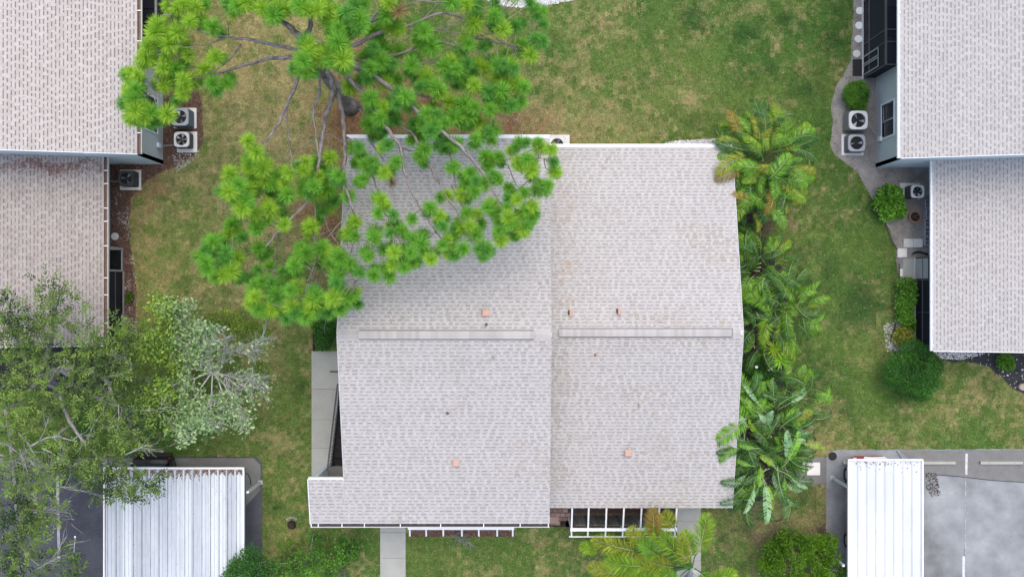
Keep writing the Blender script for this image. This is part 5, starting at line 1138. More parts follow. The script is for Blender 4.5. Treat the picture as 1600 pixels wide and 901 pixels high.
for i, (_, key, mx) in enumerate(big):
    vi = rnd.randrange(4) if key != 'b' else 0
    if i < 300:
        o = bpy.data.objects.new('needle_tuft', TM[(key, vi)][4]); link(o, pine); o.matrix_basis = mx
    else:
        V, T, tn, mt, _ = TM[(key, vi)]; A = V @ np.array(mx.to_3x3()).T + np.array(mx.translation)
        extraV.setdefault(mt, []).append((A, T, tn))
allV, allT, allt, allm, off, mats = [], [], [], [], 0, []
for mi, (mt, L) in enumerate(extraV.items()):
    mats.append(M[mt])
    for A, T, tn in L: allV.append(A); allT.append(T + off); off += len(A); allt.append(tn); allm.append(np.full(len(T), mi))
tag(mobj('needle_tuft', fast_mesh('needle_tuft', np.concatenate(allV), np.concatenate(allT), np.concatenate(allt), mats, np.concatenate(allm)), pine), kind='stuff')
# bare dead sprays on the limbs
def spray(b, p, d, L, r, depth, rr, spread=.6):
    n = 4; pts = [Vector(p)]; dd = Vector(d).normalized()
    for i in range(n):
        dd = (dd + Vector((rr.uniform(-1,1), rr.uniform(-1,1), rr.uniform(-.5,.5))) * .22).normalized(); pts.append(pts[-1] + dd * L / n)
    b.tube(pts, [r * (1 - .55 * i / n) for i in range(n + 1)], 5 if r > .02 else 4, 0, rr.random())
    tips = [(pts[-1], dd)]
    if depth:
        for k in range(rr.choice((2, 3))):
            i = rr.randrange(1, n + 1); nd_ = (dd + Vector((rr.uniform(-1,1), rr.uniform(-1,1), rr.uniform(-.6,.6))) * spread).normalized()
            tips += spray(b, pts[i], nd_, L * rr.uniform(.5, .8), r * .6, depth - 1, rr, spread)
    return tips
r2 = random.Random(5)
for (x, y, h, ax, ay) in ((500,85,9,.5,-.6),(655,50,9.2,1,.1),(690,55,9.2,1,-.2),(640,45,9.2,1,.4),(740,60,8.8,1,.2),(560,170,6.8,.5,-.4),(492,375,6.7,.2,-.8),(494,400,6.7,-.3,-.7),(430,355,6.8,-.8,.2),(412,480,6.6,.5,.4),(705,290,8.0,.4,-.7),(600,345,8.0,-.5,.3),(552,330,8,-.6,-.4),(512,420,6.8,.3,-.5),(805,245,8.5,.6,.3),(775,60,9,.6,-.4),(530,130,7.5,.8,.2),(575,210,7,.4,-.6)):
    spray(tw, WV(x, y, h), (ax, ay, .1), r2.uniform(.8, 1.5), .02, 2, r2)
tag(tw.build('twig', M['twig'], pine, smooth=True), kind='stuff')

# ---- generic leafy clouds
def leaf_cloud(name, blobs, size, mat, parent, droop=0.0, wid=.42, shell=.35, zmin=.03, seed=1, long=False):
    g = np.random.default_rng(seed); Ps, Ds, Ns, Ls, Ts = [], [], [], [], []
    for (x, y, z, rx, ry, rz, n) in blobs:
        d = unit(g.normal(0, 1, (n, 3))); d[:, 2] = np.where(d[:, 2] < -.35, -d[:, 2], d[:, 2])
        rad = (1 - shell * g.random(n) ** 1.5)
        lump = 1 + .22 * (vnoise(d[:, 0]*2.6 + x*3, d[:, 1]*2.6 + d[:, 2]*1.7 + y*3, seed) - .5) * 2
        P = np.array([x, y, z]) + d * np.array([rx, ry, rz]) * (rad * lump)[:, None]
        D = unit(d * .8 + g.normal(0, .6, (n, 3)) + np.array([0, 0, .15 - droop])); N_ = unit(d * .6 + np.array([0, 0, .8]) + g.normal(0, .4, (n, 3)))
        t = .25 + .45 * vnoise(P[:, 0]*2.2, P[:, 1]*2.2 + P[:, 2], seed + 3) + g.normal(0, .16, n) + .22 * (rad - .8)
        Ps.append(P); Ds.append(D); Ns.append(N_); Ls.append(g.uniform(*size, n)); Ts.append(t)
    P, D, N_, L, T = np.concatenate(Ps), np.concatenate(Ds), np.concatenate(Ns), np.concatenate(Ls), np.concatenate(Ts)
    k = P[:, 2] > zmin; P, D, N_, L, T = P[k], D[k], N_[k], L[k], T[k]
    V, F = kites(P, D, N_, L, L * wid / 2, .08)
    return mobj(name, fast_mesh(name, V, F, np.clip(T, 0, 1), [M[mat]]), parent)
def shrub(px, py, rpx, h, mat, label, n=1800, size=(.06, .12), cat='shrub', name='shrub', lobes=7, ry=None, wid=.45, top_bias=0, parent_stem=True):
    x, y, _ = W(px, py, h * .6); r = rpx / PPM / (1 + h*.6/45); ry_ = (ry or rpx) / PPM
    root = empty(name, (x, y, 0), label, cat); rr = random.Random(int(px*7 + py))
    bl = [(x, y, h*.45, r*.8, ry_*.8, h*.55, n // 2)]
    for i in range(lobes):
        a = 2*math.pi*i/lobes + rr.uniform(-.3, .3); q = rr.uniform(.4, .68); s = rr.uniform(.32, .48)
        bl.append((x + r*q*math.cos(a), y + ry_*q*math.sin(a), h*rr.uniform(.4, .68), r*s, ry_*s, h*rr.uniform(.28, .4), n // (2*lobes) + n // 8))
    leaf_cloud('foliage', bl, size, mat, root, seed=int(px), wid=wid)
    b = MB()
    for i in range(6):
        a = 2*math.pi*i/6 + rr.uniform(-.4, .4); b.tube([(x, y, 0), (x + r*.25*math.cos(a), y + ry_*.25*math.sin(a), h*.3), (x + r*.55*math.cos(a), y + ry_*.55*math.sin(a), h*.6)], [.03, .02, .01], 5, 0, rr.random())
    b.build('stem', M['twig'], root)
    return root
shrub(1337.5, 149, 23, 1.0, 'shrub', 'rounded green clipped shrub touching the cream air conditioner', 5200, (.05, .09), ry=24)
shrub(1391, 315, 25, 1.0, 'shrub', 'loose bright green shrub between the sand bed edge and the small air conditioner', 2600, (.10, .19), ry=29)
shrub(1428, 579, 46, 1.7, 'shrub_d', 'large round dark green clipped bush at the corner of the right house', 16000, (.045, .085), lobes=11)
shrub(1572, 566, 15, .5, 'shrub', 'small feathery green plant on the black mulch bed', 700, (.08, .16), wid=.25)
hd = empty('hedge', (*W(1416, 470)[:2], 0), 'narrow green hedge strip beside the dark screened bay on the right', 'hedge')
leaf_cloud('foliage', [(*W(1414 + 2*math.sin(k), 442 + k*9.5, .4)[:2], .45, .36, .22, .42, 520) for k in range(7)], (.07, .15), 'shrub', hd, seed=5)
b = MB(); [b.tube([W(1415, 445 + k*10), W(1415, 446 + k*10, .5)], [.02, .01], 5) for k in range(6)]; b.build('stem', M['twig'], hd)
shrub(1412, 524, 15, .6, 'shrub_y', 'yellow variegated plant at the lower end of the green hedge strip', 750, (.10, .2))
shrub(1420, 510, 9, .5, 'shrub', 'small mixed green plant between hedge strip and yellow plant', 350, (.08, .16))
shrub(508, 522, 17, 1.6, 'shrub_d', 'dark green shrub at the end of the side walkway under the pine', 3600, (.06, .11), ry=26)
shrub(497, 512, 9, 1.2, 'shrub', 'small bright green shrub under the pine fringe left of the brown fence rail', 900, (.07, .12))
shrub(203, 464, 6, .4, 'shrub_o', 'tiny weed tuft on the left mulch bed', 160, (.08, .16), wid=.2, name='weed', cat='plant')
# feathery bush, bottom right
fb = empty('shrub', (*W(1250, 875)[:2], 0), 'big feathery dark green bush overlapping the white carport post at the bottom', 'shrub')
g_ = random.Random(3); bl = []
for i in range(58):
    a = g_.uniform(0, 6.28); q = math.sqrt(g_.random()) * g_.choice((.8, .95, 1.12))
    px, py = 1252 + 66*q*math.cos(a), 884 + 50*q*math.sin(a); z = 2.2 * (1 - .45*q*q); x, y, _ = W(px, py, z)
    k_ = g_.uniform(.14, .34); bl.append((x, y, z - .25 + g_.uniform(-.2, .25), k_, k_ * g_.uniform(.7, 1.3), k_ * 1.6, int(330 * (k_ / .3) ** 2) + 30))
for (px, py) in ((1205,862),(1222,848),(1246,842),(1268,850),(1290,857),(1305,872),(1316,890),(1195,884),(1232,835)):
    x, y, _ = W(px, py, 1.5); bl.append((x, y, 1.2, .30, .30, .55, 330))
leaf_cloud('foliage', bl, (.08, .18), 'shrub_o', fb, seed=8, wid=.24)
b = MB(); x, y, _ = W(1250, 875)
for i in range(8): a = i * .8; b.tube([(x, y, 0), (x + .5*math.cos(a), y + .4*math.sin(a), 1), (x + 1.1*math.cos(a), y + .8*math.sin(a), 1.6)], [.06, .04, .02], 6)
b.build('stem', M['bark'], fb)
# shrubs bottom left
def loose_bush(name, label, pts, mat, size, n, hbase, seed, cat='shrub', wid=.5):
    cx = sum(p[0] for p in pts)/len(pts); cy = sum(p[1] for p in pts)/len(pts)
    root = empty(name, (*W(cx, cy)[:2], 0), label, cat); bl = []; g = random.Random(seed); b = MB(); base = WV(cx, cy)
    for (px, py, r, *h) in pts:
        z = (h[0] if h else hbase) * g.uniform(.8, 1.1); x, y, _ = W(px, py, z); rr = r / PPM * (CAM_H - z) / CAM_H
        bl.append((x, y, z - .15, rr, rr, rr * .7, int(n * (r / 16) ** 2)))
        b.tube(smooth_path([base + Vector((g.uniform(-.15,.15), g.uniform(-.15,.15), 0)), Vector(((base.x + x)/2, (base.y + y)/2, z*.65)), Vector((x, y, z))], 3), [.035, .03, .026, .022, .018, .014, .01], 5, 0, g.random())
    leaf_cloud('foliage', bl, size, mat, root, seed=seed, shell=.8, wid=wid, zmin=.1); b.build('stem', M['twig'], root)
    return root
loose_bush('shrub', 'dark leafy bush overlapping the corner of the ribbed carport at the bottom', [(392,868,18),(372,882,16),(362,895,14),(385,893,18),(405,880,14),(400,900,18),(420,892,14),(355,908,14)], 'shrub_d', (.06, .12), 520, 2.9, 21)
loose_bush('shrub', 'bright green leafy bush with young upright shoots left of the front walkway', [(490,832,9,1.6),(494,842,9),(486,846,8),(498,858,11),(494,868,12),(505,878,12),(470,868,10),(478,880,14),(455,885,13),(440,893,14),(465,897,15),(490,892,14),(512,893,13),(525,880,8),(430,880,9),(520,902,14)], 'shrub', (.07, .14), 300, 1.4, 22)
loose_bush('shrub', 'deep green bush with pale leaf tips below the porch gutter', [(533,850,13,1.2),(545,858,14,1.3),(540,868,13),(528,862,11),(556,850,9),(553,868,10),(530,875,9),(562,842,5)], 'shrub', (.08, .15), 260, 1.1, 23)
loose_bush('shrub', 'low dull bush in the brown leaf litter beside the dark stump', [(445,858,12),(458,850,10),(465,862,11),(450,868,10),(440,875,9)], 'shrub_o', (.05, .10), 240, .7, 24)
b = MB(); r3 = random.Random(9); p0 = WV(533, 893, .0)
for k in range(26): spray(b, p0 + Vector((r3.uniform(-.25,.25), r3.uniform(-.2,.2), .2)), (r3.uniform(-1,1), r3.uniform(-1,1), 1.0), r3.uniform(.35, .7), .008, 1, r3)
tag(b.build('dry_shrub', M['twig'], origin=tuple(p0)), 'leafless grey twiggy shrub between green bush and front walkway', 'shrub')
b = MB(); p0 = WV(768, 833, 0)
for (px, py) in ((718, 836), (727, 838), (730, 845)):
    q = WV(px, py)
    for k in range(16): spray(b, q + Vector((r3.uniform(-.2,.2), r3.uniform(-.1,.1), .05)), (r3.uniform(-1,1), r3.uniform(-1,1), .7), r3.uniform(.2, .45), .005, 1, r3)
tag(b.build('dry_shrub', M['bark_grey'], origin=WV(727, 840)), 'wispy grey dry shrub in front of the low white pergola', 'shrub')

# ---- pale tree with bare silvery branches
pt = empty('pale_tree', (*W(326, 588)[:2], 0), 'pale silvery tree with bare white branches on its right side', 'tree')
PB = [([(326,588),(329,584),(332,580)], 0, 2.6, .08, .05)] + [([(332,580), *p], 2.5, h, .034, .010) for p, h in (
 (((345,560),(362,548),(382,551),(398,545),(408,528)), 3.9), (((352,590),(372,600),(392,603),(405,605)), 3.6), (((350,600),(365,625),(374,640),(380,655)), 3.6), (((345,575),(350,545),(352,525)), 3.8),
 (((325,560),(318,535),(312,515)), 4.0), (((310,545),(292,520),(287,500),(275,488),(262,480)), 4.2), (((305,560),(280,545),(262,535)), 4.2), (((300,575),(270,565),(240,545),(215,538)), 4.1), (((305,590),(275,600),(250,610)), 4.2),
 (((315,605),(300,630),(292,650),(285,668)), 4.2), (((330,610),(328,640),(322,660)), 4.0), (((345,605),(350,640),(342,662)), 3.8), (((352,585),(378,592),(395,590),(410,592)), 3.5), (((320,560),(325,545),(335,520)), 4.3))]
b = MB(); r4 = random.Random(14); tips = []; 
for k, (pth, h0, h1, r0, r1) in enumerate(PB):
    n = len(pth); S = smooth_path([WV(x, y, h0 + (h1-h0)*i/(n-1)) for i, (x, y) in enumerate(pth)], 3); m = len(S)
    for i in range(1, m-1): S[i] += Vector((r4.uniform(-.03,.03), r4.uniform(-.03,.03), 0))
    bb = MB(); bb.tube(S, [r0 + (r1-r0)*i/(m-1) for i in range(m)], 7, 0, .5); bb.build('trunk' if k == 0 else 'limb', M['bark_white'], pt, smooth=True)
    if k:
        for i in range(3, m):
            d = (S[i] - S[i-1]).normalized()
            for _ in range(3): tips += [t[0] for t in spray(b, S[i], d + Vector((r4.uniform(-1,1), r4.uniform(-1,1), r4.uniform(-.2,.5))), r4.uniform(.25, .6), .016, 2, r4, .8)]
tag(b.build('twig', M['bark_white'], pt, smooth=True), kind='stuff')
TP = np.array([tuple(t) for t in tips]); tx = TP[:, 0] * PPM * CAM_H/(CAM_H-TP[:, 2]) + PX; ty = PY - TP[:, 1]*PPM*CAM_H/(CAM_H-TP[:, 2])
prob = np.clip(1.0 - (tx - 292) / 60, .06, .9) ; prob = np.where(ty > 615, np.maximum(prob, .42), prob)
TP = TP[nr.random(len(TP)) < prob]
def leaves_at(TP, per, spread, size, wid, mat, parent, name, seed, flat=.35, up=.6):
    g = np.random.default_rng(seed); P = np.repeat(TP, per, 0); n = len(P); P = P + g.normal(0, 1, (n, 3)) * spread * np.array([1, 1, flat * 1.4])
    D = unit(g.normal(0, 1, (n, 3)) * np.array([1, 1, .55])); N_ = unit(g.normal(0, .45, (n, 3)) + np.array([0, 0, up])); L = g.uniform(*size, n)
    V, F = kites(P, D, N_, L, L * wid / 2, .08); t = np.repeat(g.normal(.45, .2, len(TP)), per) + g.normal(0, .2, n)
    return mobj(name, fast_mesh(name, V, F, np.clip(t, 0, 1), [M[mat]]), parent)
tpx = TP[:, 0] * PPM * 1.09 + PX
leaves_at(TP[(tpx < 275)], 7, .14, (.12, .20), .55, 'lime_leaf', pt, 'foliage', 3)
leaves_at(TP[(tpx >= 262)], 3, .13, (.11, .19), .55, 'pale_leaf', pt, 'foliage', 4)
tag(leaf_cloud('weeds', [(*W(390, 517, .1)[:2], .12, .9, .45, .22, 900), (*W(350, 495, .1)[:2], .1, .9, .3, .2, 500), (*W(262, 520, .1)[:2], .1, .4, .6, .3, 500), (*W(405, 580, .1)[:2], .1, .4, .5, .15, 300)], (.06, .13), 'lime_leaf', None, seed=6, zmin=.02), kind='stuff')

# ---- oak, lower left
OC = [(12,475,22),(75,452,24),(98,465,18),(88,482,20),(75,500,24),(95,500,16),(118,478,10),(28,495,26),(15,515,26),(50,515,26),(60,535,22),(20,540,28),(45,555,24),(70,560,26),(25,575,26),(132,530,24),(118,548,22),(150,540,20),(178,512,18),(190,530,22),(175,545,22),(165,565,26),(140,570,24),(110,570,16),(195,560,18),(205,545,16),(215,515,14),
 (15,610,28),(45,600,26),(70,615,26),(25,640,28),(60,640,26),(85,635,18),(112,610,24),(135,605,24),(128,632,24),(150,625,22),(160,648,16),(120,600,20),(180,585,20),(208,606,20),(200,630,24),(218,648,18),(180,640,20),(205,655,26),(160,660,18),(190,672,22),(215,675,22),(165,685,18),(185,695,22),(210,688,18),
 (15,670,24),(40,665,20),(62,690,14),(20,700,22),(45,715,18),(70,722,22),(100,700,22),(95,720,24),(120,715,22),(110,735,22),(135,728,18),(40,745,20),(60,752,22),(35,765,22),(75,745,18),(15,745,22),(150,738,20),(165,720,20),(180,745,24),(165,762,22),(200,755,20),(220,760,22),(240,750,14),(150,765,16),(190,775,16),(205,785,12),(150,705,18),(235,775,8),
 (15,790,26),(35,800,26),(55,805,22),(75,800,20),(92,800,14),(20,825,26),(45,830,22),(30,850,22),(10,860,22),(60,820,18),(22,880,22),(50,872,16),(15,905,22),(40,895,16),(95,868,15),(105,878,12),(88,880,10),(125,890,12),(118,905,14),(70,900,12)]
oak = empty('oak_tree', (*W(95, 598)[:2], 0), 'spreading dark oak with grey limbs covering the lower left corner', 'tree')
OL = [([(95,598),(80,590),(66,580)], 0, 3.5, .26, .18), ([(70,583),(95,578),(112,590),(108,598),(100,607)], 3.4, 5.0, .14, .08), ([(66,580),(75,600),(90,608)], 3.4, 5.2, .1, .05), ([(70,582),(120,575),(165,592),(173,612)], 3.4, 5.6, .15, .07), ([(173,612),(165,630),(158,648)], 5.6, 6.0, .07, .02), ([(165,590),(200,580),(205,565)], 5.4, 6.0, .05, .02), ([(68,580),(40,560),(20,520),(10,490)], 3.5, 6.5, .13, .04), ([(66,580),(80,530),(85,490),(90,465)], 3.5, 6.8, .12, .02),
 ([(66,582),(40,620),(10,640)], 3.5, 5.5, .13, .06), ([(0,665),(20,668),(42,690),(48,700)], 5.5, 6.3, .07, .025), ([(-5,690),(12,695),(25,705)], 5.4, 6.2, .06, .02), ([(48,697),(70,685),(90,682),(120,690)], 6.2, 6.5, .05, .015), ([(-5,708),(15,715),(40,728)], 5.4, 6.2, .05, .015), ([(90,605),(110,660),(140,700),(170,730),(200,755)], 5.0, 6.2, .09, .02), ([(108,598),(150,620),(200,640),(235,640)], 5.0, 6.2, .09, .02), ([(173,612),(200,668),(232,712)], 5.6, 5.6, .05, .012), ([(10,640),(20,720),(25,790),(30,850),(35,890)], 5.5, 5.8, .10, .02), ([(25,790),(50,810),(80,800)], 5.7, 6.0, .04, .015), ([(30,850),(60,882),(90,870)], 5.8, 5.6, .03, .01)]
b = MB(); r5 = random.Random(31)
for k, (pth, h0, h1, r0, r1) in enumerate(OL):
    n = len(pth); S = smooth_path([WV(x, y, h0 + (h1-h0)*i/(n-1)) for i, (x, y) in enumerate(pth)], 3); m = len(S)
    bb = MB(); bb.tube(S, [r0 + (r1-r0)*i/(m-1) for i in range(m)], 9, 0, .5); bb.t = [r5.uniform(.2, .8) for _ in bb.f]; bb.build('trunk' if k == 0 else 'limb', M['oak_bark'] if k else M['bark'], oak, smooth=True)
    if k:
        for i in range(5, m, 3): spray(b, S[i], (S[i]-S[i-1]).normalized() + Vector((r5.uniform(-.8,.8), r5.uniform(-.8,.8), .2)), r5.uniform(.5, 1.1), .02, 2, r5, .8)
for (x, y, ax, ay) in ((75,600,.6,.3),(60,690,.5,.4),(45,795,1,-.1),(48,800,1,.2),(195,710,1,.3),(90,760,1,.1),(58,888,1,.6),(30,700,.7,-.6),(65,700,1,-.3),(185,630,.3,-.7)):
    for _ in range(2): spray(b, WV(x, y, 6.3), (ax + r5.uniform(-.3,.3), ay + r5.uniform(-.3,.3), .1), r5.uniform(.7, 1.3), .018, 2, r5, .7)
def twig_leaves(clumps, name, mat, parent, seed, dens, h0=6.2):
    g = np.random.default_rng(seed); Ps, Ds, Ts = [], [], []
    for (px, py, r) in clumps:
        nt_ = max(3, int(dens * (r / 20) ** 2)); ct = g.normal(.36, .2)
        for _ in range(nt_):
            a = g.uniform(0, 6.28); q = np.sqrt(g.random()) * r * .74; h = h0 + g.normal(0, .5) - .3 * (q / r)
            base = np.array(W(px + q*np.cos(a), py + q*np.sin(a), h))
            out = np.array([np.cos(a), -np.sin(a), 0]) * .6 + g.normal(0, .6, 3) * np.array([1, 1, .4]); out /= np.linalg.norm(out)
            k = g.integers(7, 13); s = np.linspace(0, .42, k)
            tt = ct + g.normal(0, .12)
            for j in range(k):
                Ps.append(base + out * s[j] + np.array([0, 0, -.25 * s[j]**1.5])); sd = np.array([-out[1], out[0], 0]) * (1 if j % 2 else -1)
                d = out * .75 + sd * .75 + g.normal(0, .25, 3); Ds.append(d / np.linalg.norm(d)); Ts.append(tt + .35 * j / k - .1 + g.normal(0, .1))
    P, D, T = np.array(Ps), np.array(Ds), np.array(Ts); n = len(P); N_ = unit(g.normal(0, .35, (n, 3)) + np.array([0, 0, 1.0])); L = g.uniform(.11, .21, n)
    V, F = kites(P, D, N_, L, L * .15, .06)
    return mobj(name, fast_mesh(name, V, F, np.clip(T, 0, 1), [M[mat]]), parent)
twig_leaves(OC, 'crown', 'oak', oak, 41, 15)
twig_leaves([(x + rnd.uniform(-8, 8), y + rnd.uniform(-8, 8), r) for x, y, r in OC], 'crown', 'shrub_o', oak, 42, 4, 5.0)
tag(b.build('twig', M['oak_bark'], oak, smooth=True), kind='stuff')

# ---- palms and broad-leaved clumps
def frond_geo(seed, L, n, ll, lw, th0, arch, fwd=.5, droop=.25, wmul=1.0, plume=False, bare=.12):
    g = np.random.default_rng(seed); m = 14; pts = [np.zeros(3)]; th = th0
    for i in range(m): pts.append(pts[-1] + np.array([np.cos(th), 0, np.sin(th)]) * L / m); th -= arch / m
    pts = np.array(pts)
    P, D, N_, Ls, Ws, T = [], [], [], [], [], []
    for i in range(n):
        s = bare + (1 - bare) * i / (n - 1); f = s * m; k = min(int(f), m - 1); p = pts[k] + (pts[k+1] - pts[k]) * (f - k); tdir = unit((pts[k+1] - pts[k])[None])[0]; up = np.array([-tdir[2], 0, tdir[0]])
        prof = np.sin(np.pi * min(1, (s - bare) / (1 - bare) * .80 + .17)) ** .7
        for sd in ((-1, 1) if not plume else (-1, 1, -1, 1)):
            ang = g.uniform(-.5, 1.2) if plume else g.uniform(.05, .45)
            d = tdir * (fwd + .5 * s) + np.array([0, sd, 0]) * np.cos(ang) + up * np.sin(ang) * (1 if plume else .6) + np.array([0, 0, -droop]) + g.normal(0, .09, 3)
            P.append(p); D.append(d / np.linalg.norm(d)); N_.append(up + g.normal(0, .3, 3)); Ls.append(ll * prof * g.uniform(.85, 1.12)); Ws.append(lw * wmul * (.6 + .4 * prof)); T.append(.5 + g.normal(0, .2) + .15 * (s - .5))
    V, F = kites(np.array(P), np.array(D), unit(np.array(N_)), np.array(Ls), np.array(Ws), .05)
    b = MB(); b.tube([tuple(p) for p in pts[::2]], [.018 * (1 - .08 * i) for i in range(len(pts[::2]))], 4)
    rv = np.array([tuple(p) for p in b.v]); rf = [f for f in b.f if len(f) == 4]
    return V, F, np.clip(T, 0, 1), rv, np.array(rf)
def frond_mesh(mat, *a, **k):
    V, F, T, rv, rf = frond_geo(*a, **k)
    return fast_mesh('frond', np.concatenate([V, rv]), np.concatenate([F, rf + len(V)]), np.concatenate([T, np.full(len(rf), .6)]), [M[mat], M['petiole']], np.concatenate([np.zeros(len(F)), np.ones(len(rf))]))
def paddle_mesh(mat, seed, L, w, th0, arch, tear=.35, fold=.25):
    """banana-like leaf: petiole then a blade cut into slanting lobes"""
    g = np.random.default_rng(seed); m = 16; pts = [np.zeros(3)]; th = th0
    for i in range(m): pts.append(pts[-1] + np.array([np.cos(th), 0, np.sin(th)]) * L / m); th -= arch / m * (.4 + 1.2 * i / m)
    pts = np.array(pts); V, F, T = [], [], []
    for sd in (-1, 1):
        s = .34; 
        while s < 1:
            ds = g.uniform(.025, .085); e = min(1, s + ds * (1 - (.4 if g.random() < tear else .04)))
            def at(q): f = q * m; k = min(int(f), m-1); p = pts[k] + (pts[k+1]-pts[k])*(f-k); t = pts[k+1]-pts[k]; return p, t/np.linalg.norm(t)
            hw = lambda q: w * np.sin(np.pi * min(.97, ((q - .34)/.66) * .86 + .10)) ** .6
            a, ta = at(s); c, tc = at(e); dz = g.normal(0, .16) if g.random() < tear else g.normal(0, .03)
            oa = a + np.array([0, sd, fold + dz]) * hw(s) + ta * hw(s) * .35; oc = c + np.array([0, sd, fold + dz]) * hw(e) + tc * hw(e) * .35
            o = len(V); V += [a, c, oc, oa]; F.append((o, o+1, o+2, o+3) if sd > 0 else (o, o+3, o+2, o+1)); T.append(.5 + g.normal(0, .13)); s += ds
    b = MB(); b.tube([tuple(p) for p in pts[::2]], [.028 * (1 - .1 * i) for i in range(len(pts[::2]))], 5); rv = np.array([tuple(p) for p in b.v]); rf = np.array([f for f in b.f if len(f) == 4])
    V = np.array(V)
    return fast_mesh('leaf', np.concatenate([V, rv]), np.concatenate([np.array(F), rf + len(V)]), np.concatenate([np.clip(T, 0, 1), np.full(len(rf), .8)]), [M[mat], M['petiole']], np.concatenate([np.zeros(len(F)), np.ones(len(rf))]))
FM = {}
for mt in ('fr_green', 'fr_lime', 'fr_yellow', 'fr_brown', 'fr_dark'):
    FM[mt] = [frond_mesh(mt, 70 + i, 1.75 + .2*i, 46, .50, .022, 1.2 - .1*i, 2.0 + .2*i, .50, (.85 if i % 2 else .5)) for i in range(4)]
PM_ = {mt: [paddle_mesh(mt, 90 + i, 1.9 + .25*i, .19 + .02*(i % 2), 1.2 - .12*i, 1.5 + .25*i, .45 + .13*i) for i in range(4)] for mt in ('fr_green', 'fr_pale', 'fr_dark', 'fr_lime')}
def clump(px, py, label, spec, R_, z0, ns, seed, name='areca_palm', cat='palm', kind='frond', inner=.4, sc=(.8, 1.15), ell=1.0):
    r = random.Random(seed); cx, cy, _ = W(px, py, z0); root = empty(name, (cx, cy, 0), label, cat)
    b = MB()
    for i in range(ns):
        a = r.uniform(0, 6.28); q = r.uniform(.05, inner) * R_; x, y = cx + q*math.cos(a), cy + q*ell*math.sin(a)
        b.tube([(cx + (x-cx)*.5, cy + (y-cy)*.5, 0), (x, y, z0 * r.uniform(.7, .95))], [.05, .03], 6, 0, r.random())
    b.build('stem', M['petiole'], root, smooth=True)
    i = 0
    for mt, num in spec:
        for _ in range(round(num * 1.3)):
            a = 2*math.pi * (i * .618034) + r.uniform(-.2, .2); q = math.sqrt(r.uniform(0, 1)) * inner * R_
            o = bpy.data.objects.new(kind, r.choice((FM if kind == 'frond' else PM_)[mt])); link(o, root); s = r.uniform(*sc)
            o.matrix_basis = Matrix.Translation((cx + q*math.cos(a), cy + q*ell*math.sin(a), z0 + r.uniform(-.55, .45))) @ Matrix.Rotation(a + r.gauss(0, .7), 4, 'Z') @ Matrix.Rotation(r.uniform(-.35, .3), 4, 'Y') @ Matrix.Rotation(r.uniform(-.9, .9), 4, 'X') @ Matrix.Scale(s, 4); i += 1
    return root
clump(1192, 252, 'golden and green arching palm clump at the top right corner of the middle roof', [('fr_yellow', 14), ('fr_lime', 14), ('fr_green', 38), ('fr_brown', 5), ('fr_dark', 52)], 1.3, 2.3, 14, 1, inner=1.0, sc=(.5, .82), ell=1.25)
clump(1170, 310, 'small yellow green palm drooping onto the right roof edge', [('fr_lime', 7), ('fr_yellow', 3), ('fr_dark', 10)], .7, 1.8, 4, 2, sc=(.45, .7), inner=.9)
clump(1190, 420, 'green palm with tan drooping fronds below the golden clump', [('fr_green', 14), ('fr_lime', 6), ('fr_brown', 1), ('fr_dark', 16), ('fr_yellow', 1)], .9, 1.9, 7, 3, sc=(.5, .8), inner=1)
clump(1228, 478, 'broad fronded green palm leaning over the right lawn', [('fr_green', 14), ('fr_lime', 4), ('fr_dark', 13), ('fr_brown', 1)], .9, 1.9, 7, 4, sc=(.5, .8), inner=1)
clump(1185, 500, 'dark green palm filling the bed beside the roof ridge', [('fr_dark', 18), ('fr_green', 9), ('fr_lime', 2)], 1.0, 1.4, 6, 5, sc=(.5, .8), inner=1, ell=1.3)
clump(1180, 380, 'dark palm seedlings between the golden clump and the tan fronds', [('fr_dark', 8), ('fr_green', 3)], .6, .9, 3, 15, sc=(.45, .7), inner=.7)
clump(1245, 625, 'palm with curled pale ribbed fronds at the lawn edge above the paddle leaves', [('fr_green', 9), ('fr_dark', 16), ('fr_yellow', 1)], .8, 2.3, 6, 6, sc=(.45, .72), inner=1)
clump(1160, 655, 'dark palm pushing three fronds over the right roof edge', [('fr_dark', 18), ('fr_green', 12)], .55, 2.7, 5, 7, sc=(.5, .8), inner=1, ell=2.6)
clump(1198, 688, 'large paddle leaved plant with torn glossy leaves beside the meter pad', [('fr_pale', 10), ('fr_green', 8), ('fr_dark', 20), ('fr_lime', 1)], 1.1, 2.5, 10, 8, name='paddle_leaf_plant', cat='plant', kind='leaf', inner=1.0, sc=(.45, .78), ell=1.9)
clump(1192, 705, 'dark understory fronds added as painted shade beneath the torn paddle leaves', [('fr_dark', 44), ('fr_green', 16)], 1.25, 2.3, 6, 9, inner=1, sc=(.5, .85), ell=1.7)  # dark fronds added to stand in for deep shade inside the clump
clump(1232, 706, 'green palm at the corner of the meter pad', [('fr_green', 8), ('fr_dark', 8)], .5, 2.0, 4, 10, sc=(.4, .6), inner=.9)
